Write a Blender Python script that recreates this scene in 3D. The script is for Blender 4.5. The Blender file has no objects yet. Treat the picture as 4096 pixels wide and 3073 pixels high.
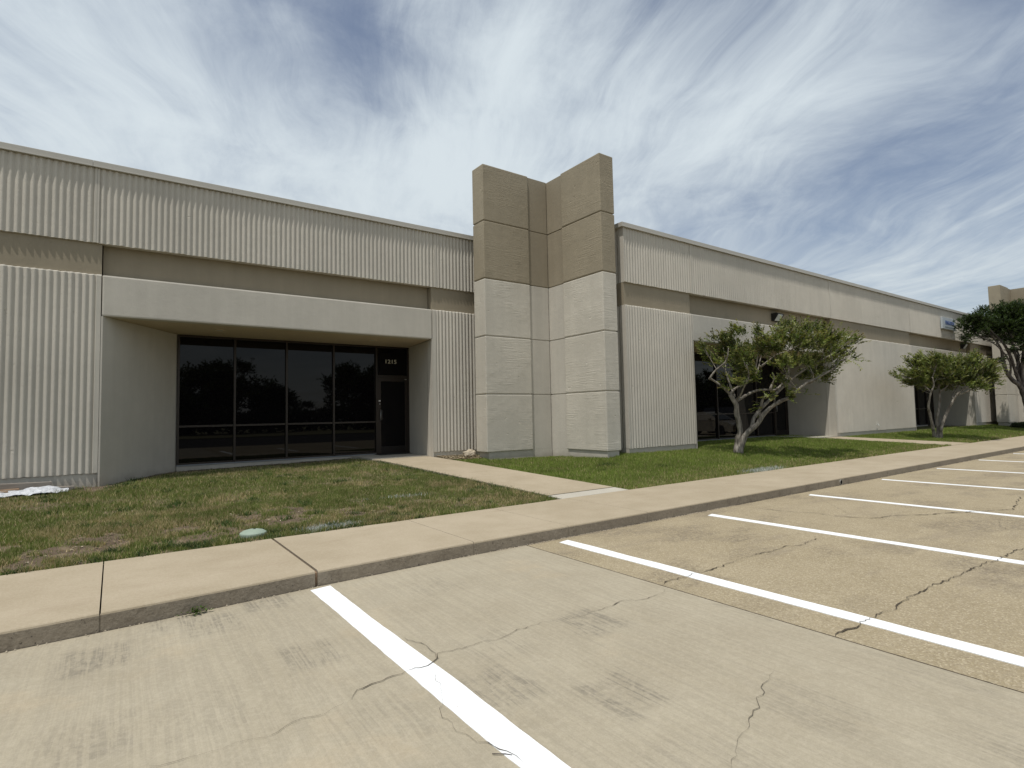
import bpy, bmesh, math, random
import numpy as np
from mathutils import Vector, Matrix, noise as mnoise
R = math.radians
scn = bpy.context.scene
COL = scn.collection

# ---------------------------------------------------------------- camera
FPX, YAW, PIT, ROL = 2224.017, R(35.60655), R(3.18735), R(-1.15277)
_f = Vector((math.sin(YAW)*math.cos(PIT), math.cos(YAW)*math.cos(PIT), math.sin(PIT)))
_r = Vector((math.cos(YAW), -math.sin(YAW), 0)); _u = _r.cross(_f)
_r2 = math.cos(ROL)*_r + math.sin(ROL)*_u; _u2 = -math.sin(ROL)*_r + math.cos(ROL)*_u
cd = bpy.data.cameras.new("camera"); cam = bpy.data.objects.new("camera", cd); COL.objects.link(cam)
cd.sensor_width = 36; cd.lens = FPX/4096*36; cd.clip_start = .05; cd.clip_end = 3000
m = Matrix((_r2, _u2, -_f)).transposed().to_4x4(); m.translation = (0, 0, 1.5); cam.matrix_world = m
scn.camera = cam
# ---------------------------------------------------------------- light
SUN = Vector((-.30, -.15, 1)).normalized()
sd = bpy.data.lights.new("sun", 'SUN'); sd.energy = 3.6; sd.angle = R(.6); sd.color = (1, .955, .89)
so = bpy.data.objects.new("sun", sd); COL.objects.link(so); so.rotation_euler = SUN.to_track_quat('Z', 'Y').to_euler()
scn.view_settings.view_transform = 'Standard'; scn.view_settings.look = 'None'
scn.view_settings.exposure = 0.0; scn.view_settings.gamma = 1; scn.view_settings.use_curve_mapping = False

class NT:
    def __init__(s, nt): s.nt = nt; nt.nodes.clear()
    def n(s, t, ins=None, **kw):
        nd = s.nt.nodes.new(t)
        for k, v in kw.items(): setattr(nd, k, v)
        for k, v in (ins or {}).items():
            so_ = nd.inputs[k]
            if isinstance(v, bpy.types.NodeSocket): s.nt.links.new(v, so_)
            else: so_.default_value = v
        return nd
    def math(s, op, a, b=0, c=0, clamp=False):
        return s.n('ShaderNodeMath', {0: a, 1: b, 2: c}, operation=op, use_clamp=clamp).outputs[0]
    def vmath(s, op, a, b=(0, 0, 0)):
        nd = s.n('ShaderNodeVectorMath', {0: a, 1: b}, operation=op)
        return nd.outputs['Value'] if op in ('DOT_PRODUCT', 'LENGTH') else nd.outputs[0]
    def mix(s, f, a, b, mode='MIX'):
        nd = s.n('ShaderNodeMix', data_type='RGBA', blend_type=mode)
        for i, v in ((0, f), (6, a), (7, b)):
            if isinstance(v, bpy.types.NodeSocket): s.nt.links.new(v, nd.inputs[i])
            else: nd.inputs[i].default_value = v if i == 0 else (*v[:3], 1)
        return nd.outputs[2]
    def noise(s, vec, scale, detail=4, rough=.55, dist=0):
        return s.n('ShaderNodeTexNoise', {'Vector': vec, 'Scale': scale, 'Detail': detail, 'Roughness': rough, 'Distortion': dist}).outputs[0]
    def ramp(s, f, a, b, lo=0, hi=1, smooth=True):
        return s.n('ShaderNodeMapRange', {0: f, 1: a, 2: b, 3: lo, 4: hi}, interpolation_type='SMOOTHSTEP' if smooth else 'LINEAR').outputs[0]
    def comb(s, x, y, z): return s.n('ShaderNodeCombineXYZ', {0: x, 1: y, 2: z}).outputs[0]

# ---------------------------------------------------------------- sky
HOLES = [(.317, .786, .532, 150, -.24), (.200, .812, .545, 60, -.12), (.017, .847, .532, 60, -.08), (-.061, .899, .434, 25, .12),
         (.393, .818, .419, 70, .14), (.547, .713, .438, 60, .20), (.475, .677, .562, 200, .10), (.597, .568, .566, 200, .10), (.700, .430, .575, 90, -.12),
         (.726, .502, .470, 100, .10), (.821, .328, .467, 90, .16), (.874, .150, .470, 90, -.14), (.885, .346, .311, 150, -.24), (.917, .223, .330, 150, -.08),
         (.855, .444, .269, 160, -.08), (.791, .462, .401, 200, .06), (.92, .30, .22, 250, .10), (.15, .93, .30, 40, .10)]
SKYM = (1.16, 1.04, .98)
w = bpy.data.worlds.new("World"); scn.world = w; w.use_nodes = True
N = NT(w.node_tree)
d = N.n('ShaderNodeTexCoord').outputs['Generated']
sep = N.n('ShaderNodeSeparateXYZ', {0: d})
sky = N.n('ShaderNodeTexSky', sky_type='NISHITA', sun_disc=False, sun_elevation=math.asin(SUN.z),
          sun_rotation=math.atan2(SUN.x, SUN.y), air_density=1.0, dust_density=1.2, ozone_density=1.5, altitude=200).outputs[0]
zz = N.math('ADD', N.math('MAXIMUM', sep.outputs[2], 0), .10)
px = N.math('DIVIDE', sep.outputs[0], zz); py = N.math('DIVIDE', sep.outputs[1], zz)
AZ = R(27)
u = N.math('ADD', N.math('MULTIPLY', px, math.sin(AZ)), N.math('MULTIPLY', py, math.cos(AZ)))
v = N.math('SUBTRACT', N.math('MULTIPLY', px, math.cos(AZ)), N.math('MULTIPLY', py, math.sin(AZ)))
P = N.comb(u, v, 0)
w1 = N.n('ShaderNodeTexNoise', {'Vector': P, 'Scale': .55, 'Detail': 3, 'Roughness': .5}).outputs[1]
Pw = N.vmath('ADD', P, N.vmath('MULTIPLY', N.vmath('SUBTRACT', w1, (.5, .5, .5)), (1.5, 1.1, 0)))
sheet = N.noise(Pw, .42, 3, .5)
stre = N.noise(N.vmath('MULTIPLY', Pw, (.55, 2.0, 1)), 1.7, 10, .64, .45)
fine = N.noise(N.vmath('MULTIPLY', Pw, (1.1, 4.2, 1)), 2.6, 8, .65, .5)
mott = N.noise(Pw, 3.0, 8, .6)
val = N.math('ADD', N.math('ADD', N.math('MULTIPLY', stre, .56), N.math('MULTIPLY', fine, .26)), N.math('ADD', N.math('MULTIPLY', sheet, .62), N.math('MULTIPLY', mott, .38)))
# the real sky's thicker and thinner parts (directions)
def blob(dx, dy, dz, k):
    t = N.math('SUBTRACT', N.vmath('DOT_PRODUCT', N.vmath('NORMALIZE', d), Vector((dx, dy, dz)).normalized()), 1)
    return N.math('EXPONENT', N.math('MULTIPLY', t, k))
for (dx, dy, dz, k, a) in HOLES:
    val = N.math('ADD', val, N.math('MULTIPLY', blob(dx, dy, dz, k), a))
val = N.math('ADD', N.math('MULTIPLY', N.math('SUBTRACT', val, .91), 1.50), .53)
mask = N.ramp(val, .0, .98)
dens = N.math('ADD', N.math('MULTIPLY', mask, .88), .09)
hz = N.ramp(sep.outputs[2], 0, .5, 1, 0)
cloudc = N.mix(hz, (7.0, 7.75, 8.2), (6.9, 7.5, 7.7))
skyc = N.mix(1, sky, (SKYM[0], SKYM[1], SKYM[2]), 'MULTIPLY')
col = N.mix(dens, skyc, cloudc)
col = N.mix(N.ramp(sep.outputs[2], -.05, .0, 1, 0), col, (1.6, 1.5, 1.3))
bg = N.n('ShaderNodeBackground', {0: col, 1: .1})
N.n('ShaderNodeOutputWorld', {0: bg.outputs[0]})
# ---------------------------------------------------------------- materials
def mat(name):
    m_ = bpy.data.materials.new(name); m_.use_nodes = True
    n = NT(m_.node_tree)
    tc = n.n('ShaderNodeTexCoord'); n.obj = n.n('ShaderNodeNewGeometry').outputs['Position']
    return m_, n
def finish(n, col, rough=.8, bump=None, spec=.3, metal=0, bd=.01, bs=1.0, **kw):
    ins = {'Base Color': col if isinstance(col, bpy.types.NodeSocket) else (*col, 1), 'Roughness': rough, 'Specular IOR Level': spec, 'Metallic': metal}
    ins.update(kw)
    if bump is not None:
        ins['Normal'] = n.n('ShaderNodeBump', {'Strength': bs, 'Distance': bd, 'Height': bump}).outputs[0]
    b = n.n('ShaderNodeBsdfPrincipled', ins)
    n.n('ShaderNodeOutputMaterial', {0: b.outputs[0]})
def simple(name, col, rough=.6, spec=.4, metal=0, var=.12, scale=9):
    m_, n = mat(name); f = n.noise(n.obj, scale, 4)
    finish(n, n.mix(f, [c*(1-var) for c in col], [c*(1+var) for c in col]), rough, None, spec, metal); return m_

def wall_paint(name, col, board=False, rib=False, stain=.09):
    m_, n = mat(name); p = n.obj
    big = n.noise(p, .55, 4, .6); med = n.noise(p, 3.5, 5, .6)
    streak = n.noise(n.vmath('MULTIPLY', p, (5, 5, .35)), 1, 4, .6)
    fac = n.math('ADD', n.math('MULTIPLY', big, .5), n.math('ADD', n.math('MULTIPLY', streak, .3), n.math('MULTIPLY', med, .2)))
    f = n.ramp(fac, .34, .66)
    c = n.mix(f, [k*(1-stain) for k in col], [k*(1+stain*.6) for k in col])
    sp = n.noise(p, 34, 2, .5); c = n.mix(n.ramp(sp, .70, .78), c, [k*.72 for k in col])
    # splash-back dirt near the ground
    gz = n.n('ShaderNodeSeparateXYZ', {0: p}).outputs[2]
    gd = n.math('MULTIPLY', n.ramp(n.math('ADD', gz, n.math('MULTIPLY', med, .22)), .44, .64, 1, 0), .34)
    c = n.mix(gd, c, (.24, .20, .15))
    pit = n.ramp(n.noise(p, 55, 3, .6), .30, .40)
    lump = n.noise(p, 9, 6, .62)
    h_ = n.math('ADD', n.math('MULTIPLY', lump, .55), n.math('MULTIPLY', pit, .30))
    if board:
        ln = n.noise(n.vmath('MULTIPLY', p, (1.3, 1.3, 26)), 1.6, 5, .65, .3)
        on = n.ramp(n.noise(p, 1.1, 3, .5), .38, .62)
        h_ = n.math('ADD', h_, n.math('MULTIPLY', n.math('MULTIPLY', ln, 1.7), on))
        chip = n.ramp(n.noise(p, 6.5, 3, .5), .70, .74)
        h_ = n.math('SUBTRACT', h_, n.math('MULTIPLY', chip, 1.2))
        c = n.mix(n.math('MULTIPLY', chip, .3), c, [k*1.25 for k in col])
        c = n.mix(n.math('MULTIPLY', n.ramp(ln, .34, .44, 1, 0), .22), c, [k*.6 for k in col])
    if rib:
        chip = n.ramp(n.noise(p, 8, 3, .5), .70, .74)
        h_ = n.math('SUBTRACT', h_, n.math('MULTIPLY', chip, 1.0))
    finish(n, c, .85, h_, .2, bd=.008, bs=.9)
    return m_
CREAM = (.505, .474, .410); TAN = (.288, .248, .180)
M = {}
M['cream'] = wall_paint('cream masonry paint', CREAM)
M['cream_rib'] = wall_paint('cream ribbed concrete paint', CREAM, rib=True)
M['cream_board'] = wall_paint('cream board marked paint', (.54, .505, .43), board=True)
M['tan'] = wall_paint('tan masonry paint', TAN)
M['tan_board'] = wall_paint('tan board marked paint', (.308, .266, .192), board=True)
M['soffit'] = wall_paint('soffit paint', (.50, .42, .30), stain=.06)
M['plinth'] = wall_paint('plinth paint', (.47, .445, .385))
M['coping'] = simple('cream metal coping', (.45, .43, .38), .45, .4, var=.05, scale=2)
M['gap'] = simple('dark joint sealant', (.10, .085, .07), .9, .1)
M['bronze'] = simple('dark bronze aluminium', (.035, .026, .020), .42, .5, .3)
M['bronze_dark'] = simple('dark bronze aluminium shadow side', (.018, .014, .012), .5, .4, .2)  # darker copy of the bronze, shade put into its colour
M['sill'] = simple('mill aluminium sill', (.22, .23, .24), .5, .5, .5)
m_, n = mat('tinted window glass')
wv = n.noise(n.obj, .8, 2, .5)
finish(n, n.mix(n.noise(n.obj, .6, 3), (.0022, .002, .0026), (.006, .005, .0055)), .015, wv, .25, bd=.01, bs=.03); M['glass'] = m_
M['black'] = simple('black plastic housing', (.012, .012, .013), .4, .5)
M['rubber'] = simple('black rubber', (.02, .02, .02), .8, .3)
M['lens'] = simple('prismatic lamp lens', (.5, .54, .54), .25, .6)
M['white'] = simple('white enamel', (.72, .72, .68), .4, .5, var=.04)
M['numeral'] = simple('cream vinyl numerals', (.62, .60, .48), .6, .3, var=.02)
M['steel'] = simple('brushed steel', (.45, .45, .43), .35, .5, .8)
M['sign_face'] = simple('pale grey sign face', (.46, .50, .52), .5, .4, var=.06, scale=3)
M['sign_blue'] = simple('blue sign lettering', (.055, .10, .26), .5, .4)
M['sign_grey'] = simple('grey sign lettering', (.22, .26, .28), .5, .4)
M['green_lid'] = simple('pale green plastic lid', (.25, .31, .25), .6, .3, var=.1, scale=20)
M['asphalt'] = simple('dark asphalt', (.045, .043, .040), .9, .2, scale=30)
M['hole'] = simple('dark hole', (.006, .006, .006), .9, .1)
M['pvc'] = simple('plastic pipe', (.28, .27, .24), .5, .4)
M['mat'] = simple('dark grey door mat', (.045, .045, .042), .95, .1, scale=60)

def concrete(name, c1, c2, kind):
    m_, n = mat(name); p = n.vmath('ADD', n.obj, (.317, .173, .4371))
    big = n.noise(p, .45, 4, .6); med = n.noise(p, 2.2, 5, .6); fin = n.noise(p, 38, 4, .7)
    f = n.math('ADD', n.math('MULTIPLY', big, .5), n.math('MULTIPLY', med, .5))
    c = n.mix(n.ramp(f, .35, .65), c1, c2)
    pr = n.vmath('ADD', p, n.vmath('MULTIPLY', n.n('ShaderNodeTexNoise', {'Vector': p, 'Scale': 1.3, 'Detail': 2}).outputs[1], (.05, 1.6, 0)))
    pr = n.n('ShaderNodeVectorRotate', {'Vector': pr, 'Angle': .02}, rotation_type='Z_AXIS').outputs[0]
    br = n.noise(n.vmath('MULTIPLY', pr, (52, 1.7, 1)), 1.0, 3, .6)          # broom lines
    gr = n.noise(p, 130, 3, .8)
    if kind == 'slab':
        # worn patches where tyres polish the broomed surface
        px_ = n.vmath('MULTIPLY', p, (2.3, 1.55, 1))
        vo = n.n('ShaderNodeTexVoronoi', {'Vector': n.vmath('ADD', n.vmath('MULTIPLY', p, (1.75, 1.55, 0)), n.vmath('MULTIPLY', n.n('ShaderNodeTexNoise', {'Vector': p, 'Scale': 5, 'Detail': 3}).outputs[1], (.22, .22, 0))), 'Scale': 1, 'Randomness': .75}, feature='F1', distance='CHEBYCHEV')
        cell = n.math('MULTIPLY', n.ramp(vo.outputs['Distance'], .22, .42, 1, 0), n.ramp(n.n('ShaderNodeSeparateColor', {0: vo.outputs['Color']}).outputs[0], .12, .60))
        lane = n.ramp(n.noise(n.vmath('MULTIPLY', p, (.55, .8, 1)), .7, 2, .4), .30, .50, .35, 1)
        wear = n.math('MULTIPLY', cell, lane)
        ln = n.ramp(br, .40, .54, 1, 0)
        brk = n.ramp(n.noise(p, 15, 4, .7, .6), .36, .60)
        k = n.math('MULTIPLY', wear, n.math('MULTIPLY', n.math('ADD', n.math('MULTIPLY', ln, .42), .22), n.math('ADD', n.math('MULTIPLY', brk, .8), .15)))
        c = n.mix(k, c, (.115, .105, .085))
        c = n.mix(n.math('MULTIPLY', n.ramp(br, .38, .62, 1, 0), .20), c, (.20, .18, .14))
        c = n.mix(n.math('MULTIPLY', n.ramp(n.noise(p, 1.15, 5, .6), .56, .72), .35), c, (.43, .35, .235))
        h_ = n.math('ADD', n.math('MULTIPLY', br, .6), n.math('MULTIPLY', fin, .4)); bd = .004
    elif kind == 'aggregate':
        vor = n.n('ShaderNodeTexVoronoi', {'Vector': p, 'Scale': 95}, feature='F1')
        cc = n.n('ShaderNodeSeparateColor', {0: vor.outputs['Color']}).outputs[0]
        c = n.mix(n.math('MULTIPLY', n.ramp(cc, .1, .9, 0, 1, False), .50), c, n.mix(n.ramp(cc, .62, .98), (.16, .125, .085), (.52, .45, .32)))
        wear = n.math('MULTIPLY', n.ramp(n.noise(n.vmath('MULTIPLY', p, (.9, 1.5, 1)), 1.0, 3, .5), .50, .66), n.ramp(n.noise(p, 22, 4, .75), .38, .60))
        vo = n.n('ShaderNodeTexVoronoi', {'Vector': n.vmath('ADD', n.vmath('MULTIPLY', p, (1.5, 1.9, 0)), n.vmath('MULTIPLY', n.n('ShaderNodeTexNoise', {'Vector': p, 'Scale': 5, 'Detail': 3}).outputs[1], (.3, .3, 0))), 'Scale': 1, 'Randomness': .8}, feature='F1', distance='CHEBYCHEV')
        cell = n.math('MULTIPLY', n.ramp(vo.outputs['Distance'], .20, .44, 1, 0), n.ramp(n.n('ShaderNodeSeparateColor', {0: vo.outputs['Color']}).outputs[0], .35, .8))
        blot = n.math('MULTIPLY', n.math('MULTIPLY', cell, n.ramp(n.noise(p, .45, 2, .4), .42, .56)), n.ramp(n.noise(p, 26, 4, .75), .34, .62, .2, 1))
        c = n.mix(n.math('MULTIPLY', blot, .50), c, (.125, .100, .072))
        c = n.mix(n.math('MULTIPLY', wear, .55), c, (.135, .110, .080))
        c = n.mix(n.math('MULTIPLY', n.ramp(n.noise(n.vmath('MULTIPLY', p, (.5, 2.2, 1)), 1.3, 5, .6), .55, .72), .25), c, (.17, .14, .11))
        h_ = n.math('ADD', n.math('MULTIPLY', vor.outputs['Distance'], 1.0), n.math('MULTIPLY', fin, .6)); bd = .006
    elif kind == 'kerb':
        c = n.mix(n.math('MULTIPLY', n.ramp(n.noise(p, 5.5, 5, .65), .52, .68), .45), c, (.13, .105, .075))
        c = n.mix(n.ramp(n.noise(p, 48, 2, .5), .67, .74), c, (.07, .06, .05))
        h_ = n.math('ADD', n.noise(p, 14, 5, .65), n.math('MULTIPLY', fin, .5)); bd = .010
    else:
        br2 = n.noise(n.vmath('MULTIPLY', p, (20, 2.2, 1)), 1.0, 4, .6)
        c = n.mix(n.math('MULTIPLY', n.ramp(n.noise(n.vmath('MULTIPLY', p, (.8, 3, 1)), 1.4, 6, .65), .54, .74), .30), c, (.26, .20, .135))
        c = n.mix(n.ramp(n.noise(p, 60, 2, .5), .70, .76, 0, .5), c, (.20, .17, .13))
        h_ = n.math('ADD', n.math('MULTIPLY', br2, .3), fin); bd = .003
    c = n.mix(n.math('MULTIPLY', n.ramp(gr, .3, .7), .34), c, n.mix(.5, c, (.10, .08, .06)))
    c = n.mix(n.math('MULTIPLY', n.ramp(fin, .40, .68), .22), c, n.mix(.5, c, (.62, .55, .44)))
    finish(n, c, .88, h_, .22, bd=bd, bs=.8)
    return m_
M['slab'] = concrete('grey green concrete slab', (.322, .283, .206), (.370, .330, .246), 'slab')
M['agg'] = concrete('exposed aggregate concrete', (.305, .252, .156), (.358, .300, .194), 'aggregate')
M['walk'] = concrete('buff sidewalk concrete', (.326, .272, .188), (.386, .327, .236), 'walk')
M['kerb'] = concrete('weathered kerb concrete', (.222, .190, .145), (.27, .232, .178), 'kerb')
M['patch'] = concrete('pale grey concrete patch', (.40, .375, .32), (.45, .425, .36), 'walk')
m_, n = mat('white road paint')
wear = n.math('MULTIPLY', n.ramp(n.noise(n.vmath('MULTIPLY', n.obj, (40, 9, 1)), 1, 4, .7), .62, .72), n.ramp(n.noise(n.obj, .9, 2, .5), .56, .66))
br = n.noise(n.vmath('MULTIPLY', n.obj, (46, .9, 1)), 1.0, 4, .62)
finish(n, n.mix(wear, n.mix(n.noise(n.obj, 3, 4), (.73, .75, .76), (.80, .81, .81)), (.34, .28, .2)), .7, br, .3, bd=.004, bs=.7); M['line'] = m_
M['crack'] = simple('crack shadow dirt', (.072, .058, .044), .95, .05)
M['crack_fine'] = simple('hairline crack dirt', (.13, .112, .085), .95, .05)
M['straw'] = simple('dry straw', (.42, .36, .24), .9, .1, var=.3)
m_, n = mat('pale limestone rock'); f = n.noise(n.obj, 18, 6, .6)
finish(n, n.mix(f, (.30, .25, .18), (.52, .46, .36)), .9, f, .2, bd=.02); M['rock'] = m_
m_, n = mat('grey weathered timber'); f = n.noise(n.vmath('MULTIPLY', n.obj, (2, 30, 30)), 1.3, 5, .6)
finish(n, n.mix(f, (.16, .14, .12), (.30, .27, .23)), .9, f, .2, bd=.004); M['timber'] = m_
m_, n = mat('brown timber'); f = n.noise(n.vmath('MULTIPLY', n.obj, (2, 30, 30)), 1.3, 5, .6)
finish(n, n.mix(f, (.16, .10, .06), (.34, .24, .16)), .9, f, .2, bd=.004); M['timber2'] = m_
m_, n = mat('crumpled white plastic sheet'); f = n.noise(n.obj, 14, 5, .6, 1)
finish(n, n.mix(f, (.34, .36, .40), (.74, .76, .78)), .3, f, .5, bd=.03); M['plastic'] = m_

def attr_mat(name, rough=.85, trans=0.0, bumps=None):
    m_, n = mat(name)
    a = n.n('ShaderNodeAttribute', attribute_name='tint').outputs[0]
    ins = {'Base Color': a, 'Roughness': rough, 'Specular IOR Level': .22}
    if bumps: ins['Normal'] = n.n('ShaderNodeBump', {'Strength': .9, 'Distance': .03, 'Height': n.noise(n.obj, bumps, 6, .7)}).outputs[0]
    b = n.n('ShaderNodeBsdfPrincipled', ins).outputs[0]
    if trans:
        t = n.n('ShaderNodeBsdfTranslucent', {0: n.mix(1, a, (1.25, 1.35, .7), 'MULTIPLY')}).outputs[0]
        b = n.n('ShaderNodeMixShader', {0: trans, 1: b, 2: t}).outputs[0]
    n.n('ShaderNodeOutputMaterial', {0: b}); return m_
M['soil'] = attr_mat('lawn soil', .95, 0, 22)
M['blade'] = attr_mat('grass blades', .7, .22)
M['leaf'] = attr_mat('tree leaves', .42, .34)
m_, n = mat('pale mottled bark'); f = n.noise(n.vmath('MULTIPLY', n.obj, (9, 9, 3)), 1.4, 6, .65)
finish(n, n.mix(n.ramp(f, .35, .65), (.105, .092, .075), (.30, .275, .235)), .8, f, .2, bd=.02); M['bark'] = m_
m_, n = mat('dark bark'); f = n.noise(n.vmath('MULTIPLY', n.obj, (9, 9, 3)), 1.4, 6, .65)
finish(n, n.mix(n.ramp(f, .35, .65), (.05, .042, .038), (.17, .15, .135)), .85, f, .2, bd=.02); M['bark_dark'] = m_
m_, n = mat('far ground'); f = n.noise(n.obj, .08, 6, .6)
finish(n, n.mix(f, (.10, .11, .045), (.22, .19, .11)), .95); M['far'] = m_
m_, n = mat('gravel roofing'); finish(n, n.mix(n.noise(n.obj, 30, 3), (.2, .2, .19), (.35, .34, .32)), .9); M['roofing'] = m_
M['car_tan'] = simple('champagne car paint', (.42, .37, .29), .25, .6, .4, var=.02)
M['car_dark'] = simple('dark grey car paint', (.03, .032, .036), .25, .6, .3, var=.02)
M['car_glass'] = simple('car glass', (.01, .012, .013), .05, .6, var=.02)
M['headlamp'] = simple('headlamp lens', (.5, .5, .5), .1, .7)
M['taillamp'] = simple('red lamp lens', (.25, .01, .01), .2, .6)

# ---------------------------------------------------------------- helpers
def tag(o, label=None, cat=None, group=None, kind=None):
    if label: o['label'] = label
    if cat: o['category'] = cat
    if group: o['group'] = group
    if kind: o['kind'] = kind
    return o
def thing(name, label, cat, loc=(0, 0, 0), group=None, rz=0):
    o = bpy.data.objects.new(name, None); COL.objects.link(o); o.location = loc; o.rotation_euler = (0, 0, rz)
    o.empty_display_size = .2
    return tag(o, label, cat, group)
def place(o, parent):
    """parent without moving: all part meshes are written in world coordinates"""
    if parent is not None:
        o.parent = parent
        mw = Matrix.Identity(4); q = parent; chain = []
        while q is not None: chain.append(q); q = q.parent
        for q in reversed(chain): mw = mw @ q.matrix_parent_inverse @ Matrix.LocRotScale(q.location, q.rotation_euler, q.scale)
        o.matrix_parent_inverse = mw.inverted()
class MB:
    def __init__(s): s.v = []; s.f = []; s.mi = []; s.sm = []
    def add(s, vs, fs, mi=0, sm=False):
        b = len(s.v); s.v += [tuple(v) for v in vs]; s.f += [tuple(b+i for i in f) for f in fs]
        s.mi += [mi]*len(fs); s.sm += [sm]*len(fs); return s
    def box(s, x0, x1, y0, y1, z0, z1, mi=0):
        vs = [(x, y, z) for z in (z0, z1) for y in (y0, y1) for x in (x0, x1)]
        return s.add(vs, [(0, 2, 3, 1), (4, 5, 7, 6), (0, 1, 5, 4), (2, 6, 7, 3), (0, 4, 6, 2), (1, 3, 7, 5)], mi)
    def bbox(s, x0, x1, y0, y1, z0, z1, b=.01, mi=0, jit=0):
        """box with chamfered edges"""
        bm = bmesh.new(); bmesh.ops.create_cube(bm, size=1)
        for q in bm.verts: q.co = Vector(((x0+x1)/2+q.co.x*(x1-x0), (y0+y1)/2+q.co.y*(y1-y0), (z0+z1)/2+q.co.z*(z1-z0)))
        bmesh.ops.bevel(bm, geom=bm.edges[:], offset=b, segments=2, affect='EDGES', profile=.6)
        bm.verts.index_update(); vs = [q.co.copy() for q in bm.verts]
        if jit:
            for q in vs: q += jit*mnoise.noise_vector(q*3.1)
        s.add(vs, [[q.index for q in f.verts] for f in bm.faces], mi); bm.free(); return s
    def prism(s, pts, z0, z1, mi=0):
        n = len(pts); vs = [(x, y, z0) for x, y in pts]+[(x, y, z1) for x, y in pts]
        fs = [tuple(range(n))[::-1], tuple(range(n, 2*n))]+[(i, (i+1) % n, n+(i+1) % n, n+i) for i in range(n)]
        return s.add(vs, fs, mi)
    def tube(s, pts, seg=8, mi=0, cap=True, wob=0):
        """pts = (x,y,z,r)"""
        vs = []; prev = None
        P = [Vector(q[:3]) for q in pts]
        for i, q in enumerate(pts):
            t = (P[min(i+1, len(P)-1)]-P[max(i-1, 0)])
            if t.length < 1e-6: t = Vector((0, 0, 1))
            t.normalize()
            if prev is None: a = t.cross(Vector((.3, 1, .2))).normalized()
            else: a = (prev-t*prev.dot(t)).normalized()
            prev = a; b_ = t.cross(a)
            for k in range(seg):
                an = 2*math.pi*k/seg; rr = q[3]*(1+wob*mnoise.noise(Vector((P[i].x*5+k, P[i].y*5, P[i].z*5))))
                vs.append(P[i]+(a*math.cos(an)+b_*math.sin(an))*rr)
        fs = [(i*seg+k, i*seg+(k+1) % seg, (i+1)*seg+(k+1) % seg, (i+1)*seg+k) for i in range(len(pts)-1) for k in range(seg)]
        if cap: fs += [tuple(range(seg))[::-1], tuple((len(pts)-1)*seg+k for k in range(seg))]
        return s.add(vs, fs, mi, True)
    def lathe(s, cx, cy, prof, seg=24, mi=0, axis='z'):
        vs = []
        for r_, h_ in prof:
            for k in range(seg):
                a = 2*math.pi*k/seg; c, s_ = r_*math.cos(a), r_*math.sin(a)
                vs.append((cx+c, cy+s_, h_) if axis == 'z' else (cx+h_, cy[0]+c, cy[1]+s_))
        n = len(prof)
        fs = [(i*seg+k, i*seg+(k+1) % seg, (i+1)*seg+(k+1) % seg, (i+1)*seg+k) for i in range(n-1) for k in range(seg)]
        fs += [tuple(range(seg))[::-1], tuple((n-1)*seg+k for k in range(seg))]
        return s.add(vs, fs, mi, False)
    def build(s, name, mats, parent=None, **kw):
        me = bpy.data.meshes.new(name); me.from_pydata([tuple(q) for q in s.v], [], s.f)
        for k in (mats if isinstance(mats, (list, tuple)) else [mats]): me.materials.append(M[k])
        me.polygons.foreach_set('material_index', s.mi); me.polygons.foreach_set('use_smooth', s.sm)
        bm = bmesh.new(); bm.from_mesh(me); bmesh.ops.recalc_face_normals(bm, faces=bm.faces[:]); bm.to_mesh(me); bm.free()
        o = bpy.data.objects.new(name, me); COL.objects.link(o); place(o, parent)
        if kw: tag(o, **kw)
        return o
def tri_mesh(name, verts, faces, tints, matk, parent=None):
    """big numpy mesh with a colour per vertex"""
    me = bpy.data.meshes.new(name); nf, k = faces.shape
    me.vertices.add(len(verts)); me.vertices.foreach_set('co', verts.astype(np.float32).ravel())
    me.loops.add(nf*k); me.loops.foreach_set('vertex_index', faces.astype(np.int32).ravel())
    me.polygons.add(nf); me.polygons.foreach_set('loop_start', np.arange(0, nf*k, k, dtype=np.int32))
    me.update(calc_edges=True)
    a = me.attributes.new('tint', 'FLOAT_COLOR', 'POINT')
    a.data.foreach_set('color', np.concatenate([tints, np.ones((len(tints), 1))], 1).astype(np.float32).ravel())
    me.materials.append(M[matk]); o = bpy.data.objects.new(name, me); COL.objects.link(o); place(o, parent); return o
def vnoise(x, y, seed=0):
    """smooth 2-D value noise, 0..1"""
    rs = np.random.RandomState(seed); T = rs.rand(64, 64)
    xi = np.floor(x).astype(int); yi = np.floor(y).astype(int); fx = x-xi; fy = y-yi
    fx = fx*fx*(3-2*fx); fy = fy*fy*(3-2*fy); g = lambda i, j: T[i % 64, j % 64]
    return (g(xi, yi)*(1-fx)+g(xi+1, yi)*fx)*(1-fy)+(g(xi, yi+1)*(1-fx)+g(xi+1, yi+1)*fx)*fy
def fbm(x, y, sc, seed=0, o=4):
    t = 0; a = 1; s_ = 0
    for i in range(o): t = t+a*vnoise(x*sc*2**i+7.3*i, y*sc*2**i+3.1*i, seed+i); s_ += a; a *= .55
    return t/s_
def sst(a, b, x): t = np.clip((x-a)/(b-a), 0, 1); return t*t*(3-2*t)
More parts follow.
